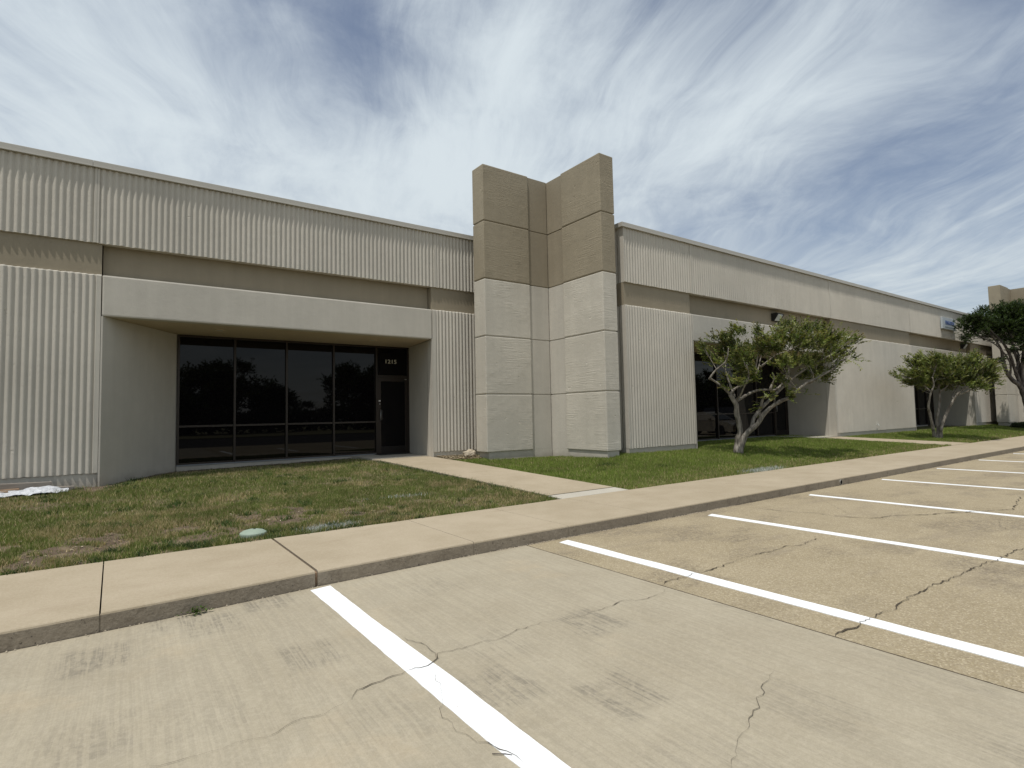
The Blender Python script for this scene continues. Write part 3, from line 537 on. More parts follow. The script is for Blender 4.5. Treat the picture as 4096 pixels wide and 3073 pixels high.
# ---------------------------------------------------------------- office building
YL, YR, XC = 13.0, 9.93, 10.80           # left front, right front, corner
ZTOP, ZCOP, ZU, ZB, ZS, ZP = 6.50, 6.39, 4.925, 4.32, 3.53, .575
bld = thing('office_building', 'long cream and tan single storey office building with ribbed walls and dark glass entrances', 'building', (10, 20, .4))
AMP = .0145; PIT_ = .1035
def ribbed(x0, x1, y, z0, z1, name='ribbed_panel', ex0=.02, ex1=.02, axis='x', seed=0, parent=None, fine=True):
    """precast panel: rounded flutes between flat edge strips, an uneven cast edge top and bottom"""
    s0, s1 = x0+.0015, x1-.0015; a, b = s0+ex0, s1-ex1
    n_ = max(1, round((b-a)/PIT_)); seg = 8 if fine else 6; xs = [s0]; ds = [0.0]
    for i in range(n_*seg+1):
        t = i/seg; c = .5-.5*math.cos(2*math.pi*t)       # 0 at the crest edge
        xs.append(a+(b-a)*i/(n_*seg)); ds.append(AMP*2*(1-c**1.0) if False else 2*AMP*(c**.8))
    # start and end in the groove so that every rib stands out; flat strips flush with the crests
    ds = [0.0]+[2*AMP*(1-((.5-.5*math.cos(2*math.pi*(i/seg)))**.75)) for i in range(n_*seg+1)]+[0.0]; xs.append(s1)
    xs = [s0, a-.012]+xs[1:-1]+[b+.012, s1]; ds = [0.0, 0.0]+ds[1:-1]+[0.0, 0.0]
    zs = [z0, z0+.02]+list(np.linspace(z0+.3, z1-.3, 4 if z1-z0 > 1 else 2))+[z1-.02, z1]
    vs = []
    for k, z in enumerate(zs):
        for x, dd in zip(xs, ds):
            e = 0
            if k in (0, len(zs)-1): e = .010*mnoise.noise(Vector((x*7, seed, z)))+.012*max(0, mnoise.noise(Vector((x*17, seed, z)))-.3)
            yy = y+dd+(.014 if k == len(zs)-1 else 0)+.0025*mnoise.noise(Vector((x*8, seed, z*2.3)))
            vs.append((x, yy, z+e) if axis == 'x' else (y-(-1)*(yy-y), x, z+e))
    m_ = len(xs); fs = [(k*m_+i, k*m_+i+1, (k+1)*m_+i+1, (k+1)*m_+i) for k in range(len(zs)-1) for i in range(m_-1)]
    mb = MB().add(vs, fs, 0, False)
    # back, top, bottom and ends
    D = y+.16
    def pt(x, yy, z): return (x, yy, z) if axis == 'x' else (yy, x, z)
    for k, zz_ in ((0, z0), (len(zs)-1, z1)):
        base = [vs[k*m_+i] for i in range(m_)]; back = [pt(x, D, zz_) for x in xs]
        mb.add(base+back, [(i, i+1, m_+i+1, m_+i) for i in range(m_-1)])
    for i in (0, m_-1):
        e = [vs[k*m_+i] for k in range(len(zs))]; k2 = len(e); bk = [pt(xs[i], D, z) for z in zs]
        mb.add(e+bk, [(k, k+1, k2+k+1, k2+k) for k in range(k2-1)])
    mb.add([pt(s0, D, z0), pt(s1, D, z0), pt(s1, D, z1), pt(s0, D, z1)], [(0, 1, 2, 3)])
    return mb.build(name, 'cream_rib', parent or bld)
# core walls behind the panels (roof slab and backing)
def backing(poly, z0, z1, name, matk): return MB().prism(poly, z0, z1).build(name, matk, bld)
RB = .23      # depth of the recessed band over each entrance
bays = [(-.22, 6.76, YL, 2.0, (1.18, 7.0), 'l'), (13.58, 22.05, YR, 2.0, (15.0, 22.25), 'r'), (29.62, 37.95, YR, 2.0, (31.05, 38.15), 'r')]
END = 75
# upper ribbed panels
UL = [-24, -17, -8.6, -.33, 6.88, 10.80]; UR = [XC, 13.62, 22.02, 29.60, 37.95, 42.5]
def uppers(L, y, seed=0):
    for i, (a, b) in enumerate(zip(L[:-1], L[1:])): ribbed(a, b, y, ZU, ZCOP-.01, 'upper_ribbed_panel', .045, .045, seed=seed+i)
uppers(UL, YL); uppers(UR, YR, 20)
# lower ribbed panels (piers)
for i, (a, b, y, e0, e1) in enumerate([(-24, -17, YL, .05, .05), (-17, -8.6, YL, .05, .05), (-8.6, -.235, YL, .05, .085), (6.775, XC, YL, .11, .03), (XC, 13.56, YR, .07, .06), (22.07, 29.60, YR, .12, .05), (37.97, 42.5, YR, .1, .05)]):
    ribbed(a, b, y, ZP, ZB, 'lower_ribbed_panel', e0, e1, seed=50+i)
    MB().box(a+.003, b-.003, y+.034, y+.3, -.1, ZP-.002).build('plinth', 'plinth', bld)
    MB().box(a, b, y+.062, y+.3, ZB+.002, ZU-.002).build('band_panel', 'tan', bld)
# return walls at the steps (facing left)
for X, ya, yb in ((XC, YR, YL), (42.5, 6.86, YR)):
    # panels run along y; write them with axis='y'
    def ry(z0, z1, nm, sd):
        n_ = round((yb-ya-.06)/PIT_); seg = 8; ys = []; ds = []
        for i in range(n_*seg+1): ys.append(ya+.05+(yb-ya-.06)*i/(n_*seg)); ds.append(2*AMP*(1-(.5-.5*math.cos(2*math.pi*i/seg))**.75))
        ys = [ya+.165]+[q for q in ys if q > ya+.17]; ds = ds[-len(ys):]
        zs = [z0, (z0+z1)/2, z1]; vs = [(X+.001+dd, q, z) for z in zs for q, dd in zip(ys, ds)]; m_ = len(ys)
        mb = MB().add(vs, [(k*m_+i, k*m_+i+1, (k+1)*m_+i+1, (k+1)*m_+i) for k in range(2) for i in range(m_-1)])
        for k in (0, 2):
            mb.add([vs[k*m_+i] for i in range(m_)]+[(X+.17, q, zs[k]) for q in ys], [(i, i+1, m_+i+1, m_+i) for i in range(m_-1)])
        mb.build(nm, 'cream_rib', bld)
        # edge strip at the corner
        MB().box(X-.0015, X+.1, ya+.02, ya+.17, z0, z1).build('corner_strip', 'cream', bld)
    ry(ZU, ZCOP-.01, 'return_ribbed_panel', 1); ry(ZP, ZB, 'return_ribbed_panel', 2)
    MB().box(X+.05, X+.2, ya+.18, yb, ZB+.002, ZU-.002).build('band_panel', 'tan', bld)
    MB().box(X+.035, X+.2, ya+.32, yb, -.1, ZP-.002).build('plinth', 'plinth', bld)
# stretch beyond the far step
MB().box(42.5, END, 6.86, 10, -.1, ZCOP).build('far_wall', 'cream', bld)
# coping in lengths
def coping(L, y, over=.034):
    for a, b in zip(L[:-1], L[1:]):
        MB().bbox(a+.0015, b-.0015, y-over, y+.35, ZCOP-.012, ZTOP, .006).prism([(a+.0015, y-over-.014), (b-.0015, y-over-.014), (b-.0015, y-over+.001), (a+.0015, y-over+.001)], ZCOP-.014, ZCOP-.001).build('coping', 'coping', bld)
coping([-24, -20.5, -17, -13, -9.7, -6.6, -3.5, -.4, 2.0, 5.1, 8.2, XC-.08], YL)
coping([XC-.075, 13.8, 16.9, 20, 23.1, 26.2, 29.3, 32.4, 35.5, 38.6, 42.4], YR)
MB().bbox(XC-.075, XC+.3, YR+.36, YL-.08, ZCOP-.012, ZTOP, .006).build('coping', 'coping', bld)
coping([42.42, 50, 60, END], 6.86)
MB().box(-24, XC+.2, YL+.36, 40, ZTOP-.25, ZTOP-.06).build('roof', 'roofing', bld)
MB().box(XC+.31, END, YR+.36, 40, ZTOP-.25, ZTOP-.06).build('roof', 'roofing', bld)
MB().box(-24, -23.8, YL+.4, 40, 0, ZTOP-.3).build('side_wall', 'cream', bld)
MB().box(-24, END, 39.8, 40.1, 0, ZTOP-.1).build('rear_wall', 'cream', bld)

def bay(x0, x1, y, dep, win, nb, first):
    wy = y+dep-.01                      # plane of the glass wall
    # recessed tan band, ledge and beam
    MB().box(x0+.002, x1-.002, y+RB, y+RB+.12, ZB-.3, ZU+.05).build('recessed_band', 'tan', bld)
    mb = MB(); mb.box(x0, x0+.07 if False else x0+.0, y, y, 0, 0) if False else None
    MB().bbox(x0-.004, x1+.004, y-.002, y+RB-.003, ZS, ZB, .032).build('fascia_beam', 'cream', bld)
    MB().box(x0+.004, max(x1, win[1]+.05)-.004, y+RB-.001, wy+.3, ZS+.004, ZS+.16).build('soffit', 'soffit', bld)
    MB().box(x0+.0025, x1-.0025, y+.165, y+RB-.001, ZU+.004, ZU+.1).build('band_soffit', 'tan', bld)
    # splayed side walls
    a, b = win
    MB().prism([(x0-.010, y+.001), (x0+.018, y+.001), (a-.005, wy), (a-.005, wy+.35), (x0-.010, wy+.35)], -.1, ZS-.003).build('side_wall', 'cream', bld)
    MB().prism([(x1-.012, y+.001), (x1+.012, y+.001), (x1+.012, y+.3), (b+.4, wy+.35), (b+.005, wy+.35), (b+.005, wy)], -.1, ZS-.003).build('side_wall', 'cream', bld)
    # low wall under the glass
    mull = [a+(b-.99-a)*i/nb for i in range(nb+1)]
    dl = mull[-1]                        # door side begins here
    MB().box(a, dl-.03, wy-.03, wy+.3, -.1, .470).build('window_plinth', 'plinth', bld)
    MB().box(a, dl, wy-.05, wy+.06, .471, .500).build('window_sill', 'sill', bld)
    ww = bpy.data.objects.new('window_wall', None); COL.objects.link(ww); place(ww, bld)
    z0, zm, z1 = .501, 1.385, ZS+.001
    f = .024
    for i, x in enumerate(mull):
        MB().bbox(x-f if i else x, x+f if i else x+.045, wy-.055, wy+.06, z0 if i < nb else .474, z1-.05, .003).build('mullion', 'bronze', ww)
    MB().bbox(b-.045, b, wy-.055, wy+.06, .474, z1-.05, .003).build('mullion', 'bronze', ww)
    MB().box(a, b, wy-.055, wy+.06, z1-.05, z1-.006).build('head_frame', 'bronze', ww)
    for i in range(nb):
        xa, xb = (mull[i]+f if i else mull[i]+.045)+.001, mull[i+1]-f-.001
        MB().box(xa, xb, wy-.03, wy+.05, zm-.022, zm+.022).build('cross_bar', 'bronze', ww)
        MB().box(xa, xb, wy-.02, wy+.05, z0, z0+.04).build('bottom_rail', 'bronze', ww)
        for za, zb in ((z0+.041, zm-.023), (zm+.023, z1-.051)):
            MB().box(xa, xb, wy+.004, wy+.012, za, zb).build('pane', 'glass', ww)
    # transom and door
    xa, xb = dl+f+.001, b-.046
    MB().bbox(xa, xb, wy-.05, wy+.055, 2.655, 2.705, .003).build('transom_bar', 'bronze', ww)
    MB().box(xa, xb, wy+.004, wy+.012, 2.706, z1-.051).build('pane', 'glass', ww)
    dr = bpy.data.objects.new('door', None); COL.objects.link(dr); place(dr, bld)
    d0, d1, dz0, dz1 = xa+.004, xb-.004, .482, 2.650
    MB().bbox(d0, d0+.10, wy-.035, wy+.02, dz0, dz1, .004).build('stile', 'bronze', dr)
    MB().bbox(d1-.075, d1, wy-.035, wy+.02, dz0, dz1, .004).build('stile', 'bronze', dr)
    MB().bbox(d0+.101, d1-.076, wy-.034, wy+.019, dz1-.12, dz1, .004).build('door_rail', 'bronze', dr)
    MB().bbox(d0+.101, d1-.076, wy-.034, wy+.019, dz0, dz0+.20, .004).build('door_rail', 'bronze_dark', dr)
    MB().box(d0+.101, d1-.076, wy-.006, wy+.004, dz0+.201, dz1-.121).build('pane', 'glass', dr)
    MB().box(d1-.085, d1-.03, wy-.05, wy-.036, dz1-.07, dz1-.045).build('closer_bracket', 'steel', dr)
    hx = d0+.072
    MB().tube([(hx, wy-.035, 1.42, .008), (hx, wy-.085, 1.42, .009), (hx, wy-.085, 1.72, .009), (hx, wy-.035, 1.72, .008)], 8).build('handle', 'steel', dr)
    MB().box(hx+.03, hx+.07, wy-.05, wy-.037, 1.43, 1.71).build('push_plate', 'bronze_dark', dr)
    MB().box(hx-.042, hx+.010, wy-.043, wy-.036, 1.955, 1.99).build('lock_plate', 'white', dr)
    MB().tube([(hx-.006, wy-.036, 1.885, .02), (hx-.006, wy-.046, 1.885, .019)], 14).build('lock_cylinder', 'steel', dr)
    return wy, xa, xb
info = [bay(*bays[0][:4], bays[0][4], 4, True), bay(*bays[1][:4], bays[1][4], 5, False), bay(*bays[2][:4], bays[2][4], 5, False)]
# recessed ceiling lights in the soffit
for (x, y) in ((1.906, 13.89), (5.498, 13.92), (17.0, 10.9), (20.5, 10.9)):
    o_ = MB().lathe(x, y, [(.115, ZS+.003), (.115, ZS-.010), (.09, ZS-.012), (.085, ZS-.002)], 24).build('recessed_light', 'soffit', bld)
    MB().lathe(x, y, [(.080, ZS-.003), (.07, ZS-.006)], 20).build('lamp_lens', 'lens', o_)
# joint pipe at the left end of the first bay
MB().box(-.2335, -.2215, YL+.03, YL+.2, -.1, ZB).build('panel_joint', 'gap', bld)
MB().tube([(-.235, YL+.018, .3, .011), (-.235, YL+.018, .74, .011)], 8).build('conduit', 'pvc', bld)
# street number on the transom
def text(s_, x, y, z, h_, matk, name, parent, wide=1.0, bold=.0, wid=None):
    cu = bpy.data.curves.new(name, 'FONT'); cu.body = s_; cu.size = 1; cu.extrude = .004/h_; cu.offset = bold; cu.resolution_u = 3
    to = bpy.data.objects.new(name, cu); COL.objects.link(to); bpy.context.view_layer.update()
    me = bpy.data.meshes.new_from_object(to.evaluated_get(bpy.context.evaluated_depsgraph_get())); bpy.data.objects.remove(to)
    v = np.array([q.co[:] for q in me.vertices]); v0, v1 = v.min(0), v.max(0)
    sx = (wid/(v1[0]-v0[0])) if wid else h_/(v1[1]-v0[1])*wide; sz = h_/(v1[1]-v0[1])
    for q in me.vertices: q.co = ((q.co.x-v0[0])*sx+x, y-q.co.z*h_, (q.co.y-v0[1])*sz+z)
    me.materials.clear(); me.materials.append(M[matk]); o_ = bpy.data.objects.new(name, me); COL.objects.link(o_); place(o_, parent); return o_
text('1215', 6.30, 14.99-.004, 3.045, .115, 'numeral', 'street_number', bld, bold=.006, wid=.33)

# ---------------------------------------------------------------- corner towers
def tower(dx, dy, label):
    T = thing('corner_tower', label, 'tower', (9.5+dx, 11.5+dy, .3))
    X0, XI, XR, Y0, YI, YB = 7.78+dx, 9.93+dx, 10.42+dx, 9.865+dy, 12.0+dy, 12.53+dy
    Z = [.555, 2.050, 3.565, 5.085, 6.612, 8.125]
    g = .013; ins = .022; st = .055
    for c in range(5):
        z0 = Z[c]+(g if c else 0); z1 = Z[c+1]-(g if c < 4 else 0); mk = 'cream_board' if c < 3 else 'tan_board'; ms = 'cream' if c < 3 else 'tan'
        if c == 3: z0 = Z[c]+.004
        if c == 2: z1 = Z[c+1]-.020
        MB().bbox(X0, 9.265+dx, YI, YB, z0, z1, .019, jit=.003).build('concrete_block', mk, T)
        MB().bbox(XI, XR, Y0, 11.375+dy, z0, z1, .019, jit=.003).build('concrete_block', mk, T)
        MB().bbox(9.266+dx, XI+.03, YI+st, YB-.01, z0, z1, .006).build('inner_strip', ms, T)
        MB().bbox(XI+st, XR-.01, 11.376+dy, YI+st+.03, z0, z1, .006).build('inner_strip', ms, T)
        MB().box(XI+.032, XR-.01, YI+st+.031, YB-.012, z0, z1).build('core_block', ms, T)
    for z, mk in ((Z[1], 'cream'), (Z[2], 'cream'), (Z[3], 'tan'), (Z[4], 'tan')):
        MB().box(X0+ins, XI+.05, YI+st+ins, YB-ins-.02, z-.03, z+.03).build('groove', mk, T)
        MB().box(XI+st+ins, XR-ins-.02, Y0+ins, YI+st, z-.03, z+.03).build('groove', mk, T)
        MB().box(X0+ins, 9.24+dx, YI+ins, YI+st+ins-.001, z-.03, z+.03).build('groove', mk, T)
        MB().box(XI+ins, XI+st+ins-.001, Y0+ins, 11.35+dy, z-.03, z+.03).build('groove', mk, T)
    MB().box(X0+.07, 9.28+dx, YI+.03, YB-.04, -.1, Z[0]+.02).build('plinth', 'plinth', T)
    MB().box(9.281+dx, XI+.03, YI+st+.001, YB-.03, -.1, Z[0]+.02).build('plinth', 'cream', T)
    MB().box(XI+.03, XR-.055, Y0+.03, 11.36+dy, -.1, Z[0]+.02).build('plinth', 'plinth', T)
    MB().box(XI+st+.001, XR-.03, 11.361+dy, YB-.03, -.1, Z[0]+.021).build('plinth', 'cream', T)
    return T
tower(0, 0, 'tall V-shaped concrete tower, tan above and cream below, at the step between the two entrances')
tower(31.8, -3.07, 'distant tan and cream concrete tower rising behind the dark tree at the right edge')

# ---------------------------------------------------------------- wall lights, sign, tap
def wall_light(x, y, z, label):
    t = thing('wall_light', label, 'wall light', (x, y, z), 'floodlights on the tan band')
    prof = [(y, -.13), (y-.10, -.13), (y-.235, .05), (y-.25, .10), (y-.20, .135), (y, .135)]
    for s_ in (0, 1):
        pass
    n_ = len(prof); w2 = .19
    mb = MB(); vs = [(x+sx, a, z+b) for sx in (-w2, -w2+.03) for a, b in prof]
    mb.add(vs, [tuple(range(n_))[::-1], tuple(range(n_, 2*n_))]+[(i, (i+1) % n_, n_+(i+1) % n_, n_+i) for i in range(n_)])
    vs = [(x+sx, a, z+b) for sx in (w2-.03, w2) for a, b in prof]
    mb.add(vs, [tuple(range(n_))[::-1], tuple(range(n_, 2*n_))]+[(i, (i+1) % n_, n_+(i+1) % n_, n_+i) for i in range(n_)])
    mb.box(x-w2+.031, x+w2-.031, y-.20, y, z+.095, z+.134).box(x-w2+.031, x+w2-.031, y-.03, y, z-.13, z+.094)
    mb.add([(x-w2+.031, y-.20, z+.133), (x+w2-.031, y-.20, z+.133), (x+w2-.031, y-.25, z+.10), (x-w2+.031, y-.25, z+.10), (x-w2+.031, y-.20, z+.096), (x+w2-.031, y-.20, z+.096)], [(0, 1, 2, 3), (3, 2, 5, 4)])
    mb.build('housing', 'black', t)
    mb = MB(); pr = [(y-.031, -.115), (y-.10, -.115), (y-.222, .05), (y-.232, .088), (y-.031, .094)]; n_ = len(pr)
    vs = [(x+sx, a, z+b) for sx in (-w2+.032, w2-.032) for a, b in pr]
    mb.add(vs, [tuple(range(n_))[::-1], tuple(range(n_, 2*n_))]+[(i, (i+1) % n_, n_+(i+1) % n_, n_+i) for i in range(n_)])
    mb.build('lens', 'lens', t)
wall_light(18.42, YR+RB, 4.655, 'black box wall light with pale lens above the crape myrtle')
wall_light(37.2, YR+RB, 4.70, 'small far wall light on the tan band below the blue and white sign')
sg = thing('wall_sign', 'pale rectangular wall sign with blue lettering near the roof edge', 'sign', (34.35, YR, 5.6))
MB().bbox(33.43, 35.27, YR-.11, YR-.02, 5.375, 5.955, .008).build('sign_box', 'sign_face', sg)
text('FERGUSON', 33.80, YR-.115, 5.595, .20, 'sign_blue', 'blue_lettering', sg, bold=.03, wid=1.22)
MB().box(33.72, 35.18, YR-.118, YR-.111, 5.455, 5.505).build('grey_line', 'sign_grey', sg)
tp = thing('garden_tap', 'small white garden tap low on the smooth wall between the second and third entrances', 'tap', (25.47, YR, .8))
MB().tube([(25.47, YR+.04, .80, .014), (25.47, YR-.06, .80, .014), (25.47, YR-.085, .79, .016), (25.47, YR-.10, .745, .014)], 8).build('spout', 'white', tp)
MB().tube([(25.47, YR-.05, .815, .008), (25.47, YR-.05, .85, .008)], 6).lathe(25.47, YR-.05, [(.03, .85), (.034, .857), (.03, .865)], 10).build('handwheel', 'white', tp)
mtt = MB().bbox(5.93, 6.87, 14.50, 14.93, .473, .485, .004).build('door_mat', 'mat'); tag(mtt, 'thin dark mat on the slab before the door numbered 1215', 'door mat')
# ---------------------------------------------------------------- lawns
def facade_y(X): return np.where(X < -.22, 12.98+.06, np.where(X < 1.18, 13+(X+.22)/1.4*2, np.where(X < 5.28, 14.95, np.where(X < 10.8, 13.04, np.where(X < 13.58, 9.97, np.where(X < 22.05, 11.9, np.where(X < 29.62, 9.97, np.where(X < 37.95, 11.9, 9.97))))))))
def on_lawn(X, Y, pad=0):
    a1, b1 = walk1(Y); a2, b2 = walk2(Y)
    ok = (Y > SY+.004+pad) & (Y < facade_y(X)-pad)
    ok &= ~((X > a1-pad) & (X < b1+pad) & (Y < 13.5)) & ~((X > a2-pad) & (X < b2+pad) & (Y < 10))
    ok &= ~((X > 5.28-pad) & (X < 6.9+pad) & (Y > 13.4))
    return ok
def bare(X, Y):
    """0 = thick green turf, 1 = bare soil"""
    n1 = fbm(X, Y, 1.1, 3); n2 = fbm(X, Y, 3.2, 9); n3 = fbm(X, Y, 8, 31)
    left = 1-sst(5.6, 7.2, X)
    e = np.exp(-(((X-.75)/1.9)**2+((Y-7.72-.12*(X-.7))/.72)**2)**1.1)                        # worn strip beside the sidewalk
    e2 = np.exp(-(((X-2.4)/1.1)**2+((Y-8.0)/.45)**2))*.6+np.exp(-(((X+.35)/.8)**2+((Y-7.9)/.5)**2))*.55
    wall = sst(.75, .15, facade_y(X)-Y)*left
    b = (e*.95+e2)*(.15+1.0*sst(.38, .62, n2*.55+n3*.45))+wall*1.25+left*.55*sst(.48, .64, n2*.6+n3*.4)+left*.25*sst(.45, .62, n1)
    b = b+(1-left)*(.28*sst(.60, .72, n2)+.75*sst(.25, .0, facade_y(X)-Y)*.6)
    b = b+.5*sst(.20, .04, np.abs(X-np.where(X < 6.6, walk1(Y)[0], walk1(Y)[1])))*(Y < 13.4)*n3*2*.5
    rocky = np.exp(-(((X-7.35)/.62)**4+((Y-12.65)/.36)**4)); b = np.maximum(b, rocky*1.3)
    return np.clip(b, 0, 1)
def dry(X, Y):
    n1 = fbm(X, Y, .9, 41); n2 = fbm(X, Y, 2.6, 47); left = 1-sst(5.6, 7.2, X)
    d_ = left*(.22+.75*sst(.46, .62, n1*.5+n2*.5)+.35*sst(1.6, .4, facade_y(X)-Y))+(1-left)*(.05+.50*sst(.56, .70, n1*.5+n2*.5)*sst(14, 9, X)+.35*sst(.9, .2, Y-7.0))
    return np.clip(d_, 0, 1)
def lawn_patch(x0, x1, y0, y1, step, fn=None):
    xs = np.arange(x0, x1+step*.5, step); ys = np.arange(y0, y1+step*.5, step)
    X, Y = np.meshgrid(xs, ys); Z = terr(X.ravel(), Y.ravel()).reshape(X.shape)-.012
    Z = Z+.022*(fbm(X, Y, 1.7, 5)-.5)+.018*(fbm(X, Y, 6, 15)-.5)*(1+bare(X, Y))
    a1, b1 = walk1(Y)
    on = (X > a1-.03) & (X < b1+.03) & (Y < 13.5); Z = np.where(on, Z-.06, Z)
    a2, b2 = walk2(Y); Z = np.where((X > a2-.03) & (X < b2+.03) & (Y < 10), Z-.06, Z)
    Z = np.where((X > 5.25) & (X < 6.92) & (Y > 13.4), Z-.08, Z)
    V = np.stack([X, Y, Z], -1).reshape(-1, 3); nx = len(xs); ny = len(ys)
    i = (np.arange(ny-1)[:, None]*nx+np.arange(nx-1)[None]).ravel(); F = np.stack([i, i+1, i+nx+1, i+nx], 1)
    b = bare(X, Y).ravel(); d_ = dry(X, Y).ravel(); nn = fbm(X.ravel(), Y.ravel(), 9, 77)
    thatch = np.array((.105, .110, .040)); soil = np.array((.118, .088, .062)); tan_ = np.array((.20, .165, .098))
    C = thatch*(1-d_[:, None]*.55)+tan_*d_[:, None]*.40
    C = C*(1-b[:, None])+(soil*(.7+.7*nn[:, None])*(1-.4*(nn > .6)[:, None])+tan_*.5*(nn > .6)[:, None])*b[:, None]
    st = np.exp(-(((V[:, 0]-7.5)/.6)**4+((V[:, 1]-12.7)/.4)**4))[:, None]; C = C*(1-st)+np.array((.30, .25, .165))*(.5+nn[:, None])*st
    return V, F, C
Vs, Fs, Cs = [], [], []; o_ = 0
for a in ((-3, 11, SY+.002, 15.2, .06), (11.06, 30, SY+.002, 12.0, .12), (30.1, 75, SY+.002, 12.0, .5), (-24, -3.05, SY+.002, 15.2, .5)):
    V, F, C = lawn_patch(*a); Vs.append(V); Fs.append(F+o_); Cs.append(C); o_ += len(V)
o = tri_mesh('lawn_soil', np.concatenate(Vs), np.concatenate(Fs), np.concatenate(Cs), 'soil'); o['kind'] = 'structure'
rs = np.random.RandomState(11)
def blades(n, x0, x1, y0, y1, hgt, wid, lean=.5):
    X = rs.uniform(x0, x1, n); Y = SY+rs.uniform(0, 1, n)**1.15*(y1-SY) if y0 is None else rs.uniform(y0, y1, n)
    # clumped growth
    X = X+.02*rs.normal(size=n); b = bare(X, Y); d_ = dry(X, Y)
    keep = on_lawn(X, Y) & (rs.rand(n) > b*.93); X, Y, b, d_ = X[keep], Y[keep], b[keep], d_[keep]; n = len(X)
    cl = fbm(X, Y, 5, 91); h_ = hgt*(.45+.9*rs.rand(n))*(.6+.9*cl)*(1-.45*b)
    edge = sst(.22, .02, Y-SY); h_ *= 1+.55*edge*sst(.4, .6, fbm(X, Y, 3, 8))
    # kept short in the shade of the hollows
    ang = rs.uniform(0, 2*np.pi, n); le = lean*rs.rand(n)*h_; a2 = rs.uniform(0, 2*np.pi, n)
    Z = terr(X, Y)-.012+.022*(fbm(X, Y, 1.7, 5)-.5)
    w_ = wid*(.6+.8*rs.rand(n)); dx, dy = np.cos(ang)*w_, np.sin(ang)*w_
    tx, ty = X+np.cos(a2)*le, Y+np.sin(a2)*le
    V = np.empty((n, 3, 3)); V[:, 0] = np.stack([X-dx, Y-dy, Z-.006], 1); V[:, 1] = np.stack([X+dx, Y+dy, Z-.006], 1); V[:, 2] = np.stack([tx, ty, Z+h_], 1)
    rnd_ = rs.rand(n, 1); leftm = (1-sst(5.6, 7.2, X))[:, None]
    g1 = np.array((.126, .180, .032)); g2 = np.array((.240, .295, .068)); g3 = np.array((.110, .118, .048)); br_ = np.array((.42, .335, .19))
    C = g1*(1-rnd_)+g2*rnd_; C = C*(1-leftm*.42)+g3*leftm*.42
    isd = (rs.rand(n) < d_*.62+.05)[:, None]; C = np.where(isd, br_*(.6+.7*rs.rand(n, 1)), C)
    C = C*(.72+.5*fbm(X, Y, 2.1, 61))[:, None]
    # patches greyed by stray marking paint
    for (cx, cy, rx, ry, k) in ((2.22, 7.1, .32, .16, .8), (5.55, 11.9, .20, .14, .95), (3.92, 8.55, .34, .07, .55), (11.9, 7.0, .75, .14, .95), (3.2, 8.6, .2, .05, .2)):
        q = np.exp(-(((X-cx)/rx)**2+((Y-cy)/ry)**2)**1.5)*k; sel = (rs.rand(n) < q)[:, None]; C = np.where(sel, np.array((.60, .63, .64))*(.35+.9*rs.rand(n, 1)), C)
    return V.reshape(-1, 3), np.arange(3*n).reshape(-1, 3), np.repeat(C, 3, 0)
def lawn(parts, label):
    Vs, Fs, Cs = [], [], []; o_ = 0
    for p_ in parts:
        V, F, C = blades(*p_); Vs.append(V); Fs.append(F+o_); Cs.append(C); o_ += len(V)
    o = tri_mesh('grass', np.concatenate(Vs), np.concatenate(Fs), np.concatenate(Cs), 'blade'); tag(o, label, 'grass', kind='stuff')
lawn([(170000, -1.9, 3, SY, 9.4, .050, .0042, .9), (170000, -1.9, 6.1, 9.0, 15.0, .050, .0048, .9), (90000, 2.5, 6.1, SY, 10.5, .050, .0045, .9), (12000, -12, -1.9, SY, 13, .05, .02)], 'patchy half dry lawn in front of the left entrance with bare soil by the sidewalk')
lawn([(210000, 6.6, 14, SY, 13.0, .052, .0052, .8), (190000, 14, 26, SY, 12.0, .055, .008, .7), (60000, 25, 42, SY, 10.0, .06, .014, .7), (15000, 42, 60, SY, 8, .06, .03)], 'green lawn strip around the trees in front of the right wing')
# darker weed tufts
def tuft(mbv, x, y, r_, n, hgt, col):
    X = x+rs.normal(0, r_, n); Y = y+rs.normal(0, r_*.7, n); Z = terr(X, Y)-.01; h_ = hgt*(.4+rs.rand(n)); a = rs.uniform(0, 6.28, n); w_ = .006
    V = np.empty((n, 3, 3)); V[:, 0] = np.stack([X-np.cos(a)*w_, Y-np.sin(a)*w_, Z], 1); V[:, 1] = np.stack([X+np.cos(a)*w_, Y+np.sin(a)*w_, Z], 1)
    V[:, 2] = np.stack([X+rs.normal(0, .6, n)*h_, Y+rs.normal(0, .6, n)*h_, Z+h_], 1)
    mbv.append((V.reshape(-1, 3), np.repeat(np.array(col)*(.6+.8*rs.rand(n, 1)), 3, 0)))
L_ = []
for k in range(46):
    x = rs.uniform(-.9, 3.4); tuft(L_, x, SY+.03+abs(rs.normal(0, .18)), .05, 70, .055, (.040, .070, .022))
for k in range(70):
    x = rs.uniform(-1, 6); y = rs.uniform(7.3, 13.5)
    if on_lawn(np.array([x]), np.array([y]), .1)[0]: tuft(L_, x, y, .05, 45, .07, (.055, .095, .025))
for y in np.arange(7.3, 13.2, .13): tuft(L_, walk1(y)[0]-.03+rs.normal(0, .02), y, .035, 30, .055, (.06, .10, .028))
for x, y in ((8.6, 8.9), (9.3, 9.3), (10.2, 8.4)): tuft(L_, x, y, .16, 350, .05, (.032, .052, .016))
V = np.concatenate([a for a, _ in L_]); C = np.concatenate([c for _, c in L_])
tag(tri_mesh('weeds', V, np.arange(len(V)).reshape(-1, 3), C, 'blade'), 'darker weed tufts scattered through the dry lawn and along the path edge', 'weeds', kind='stuff')
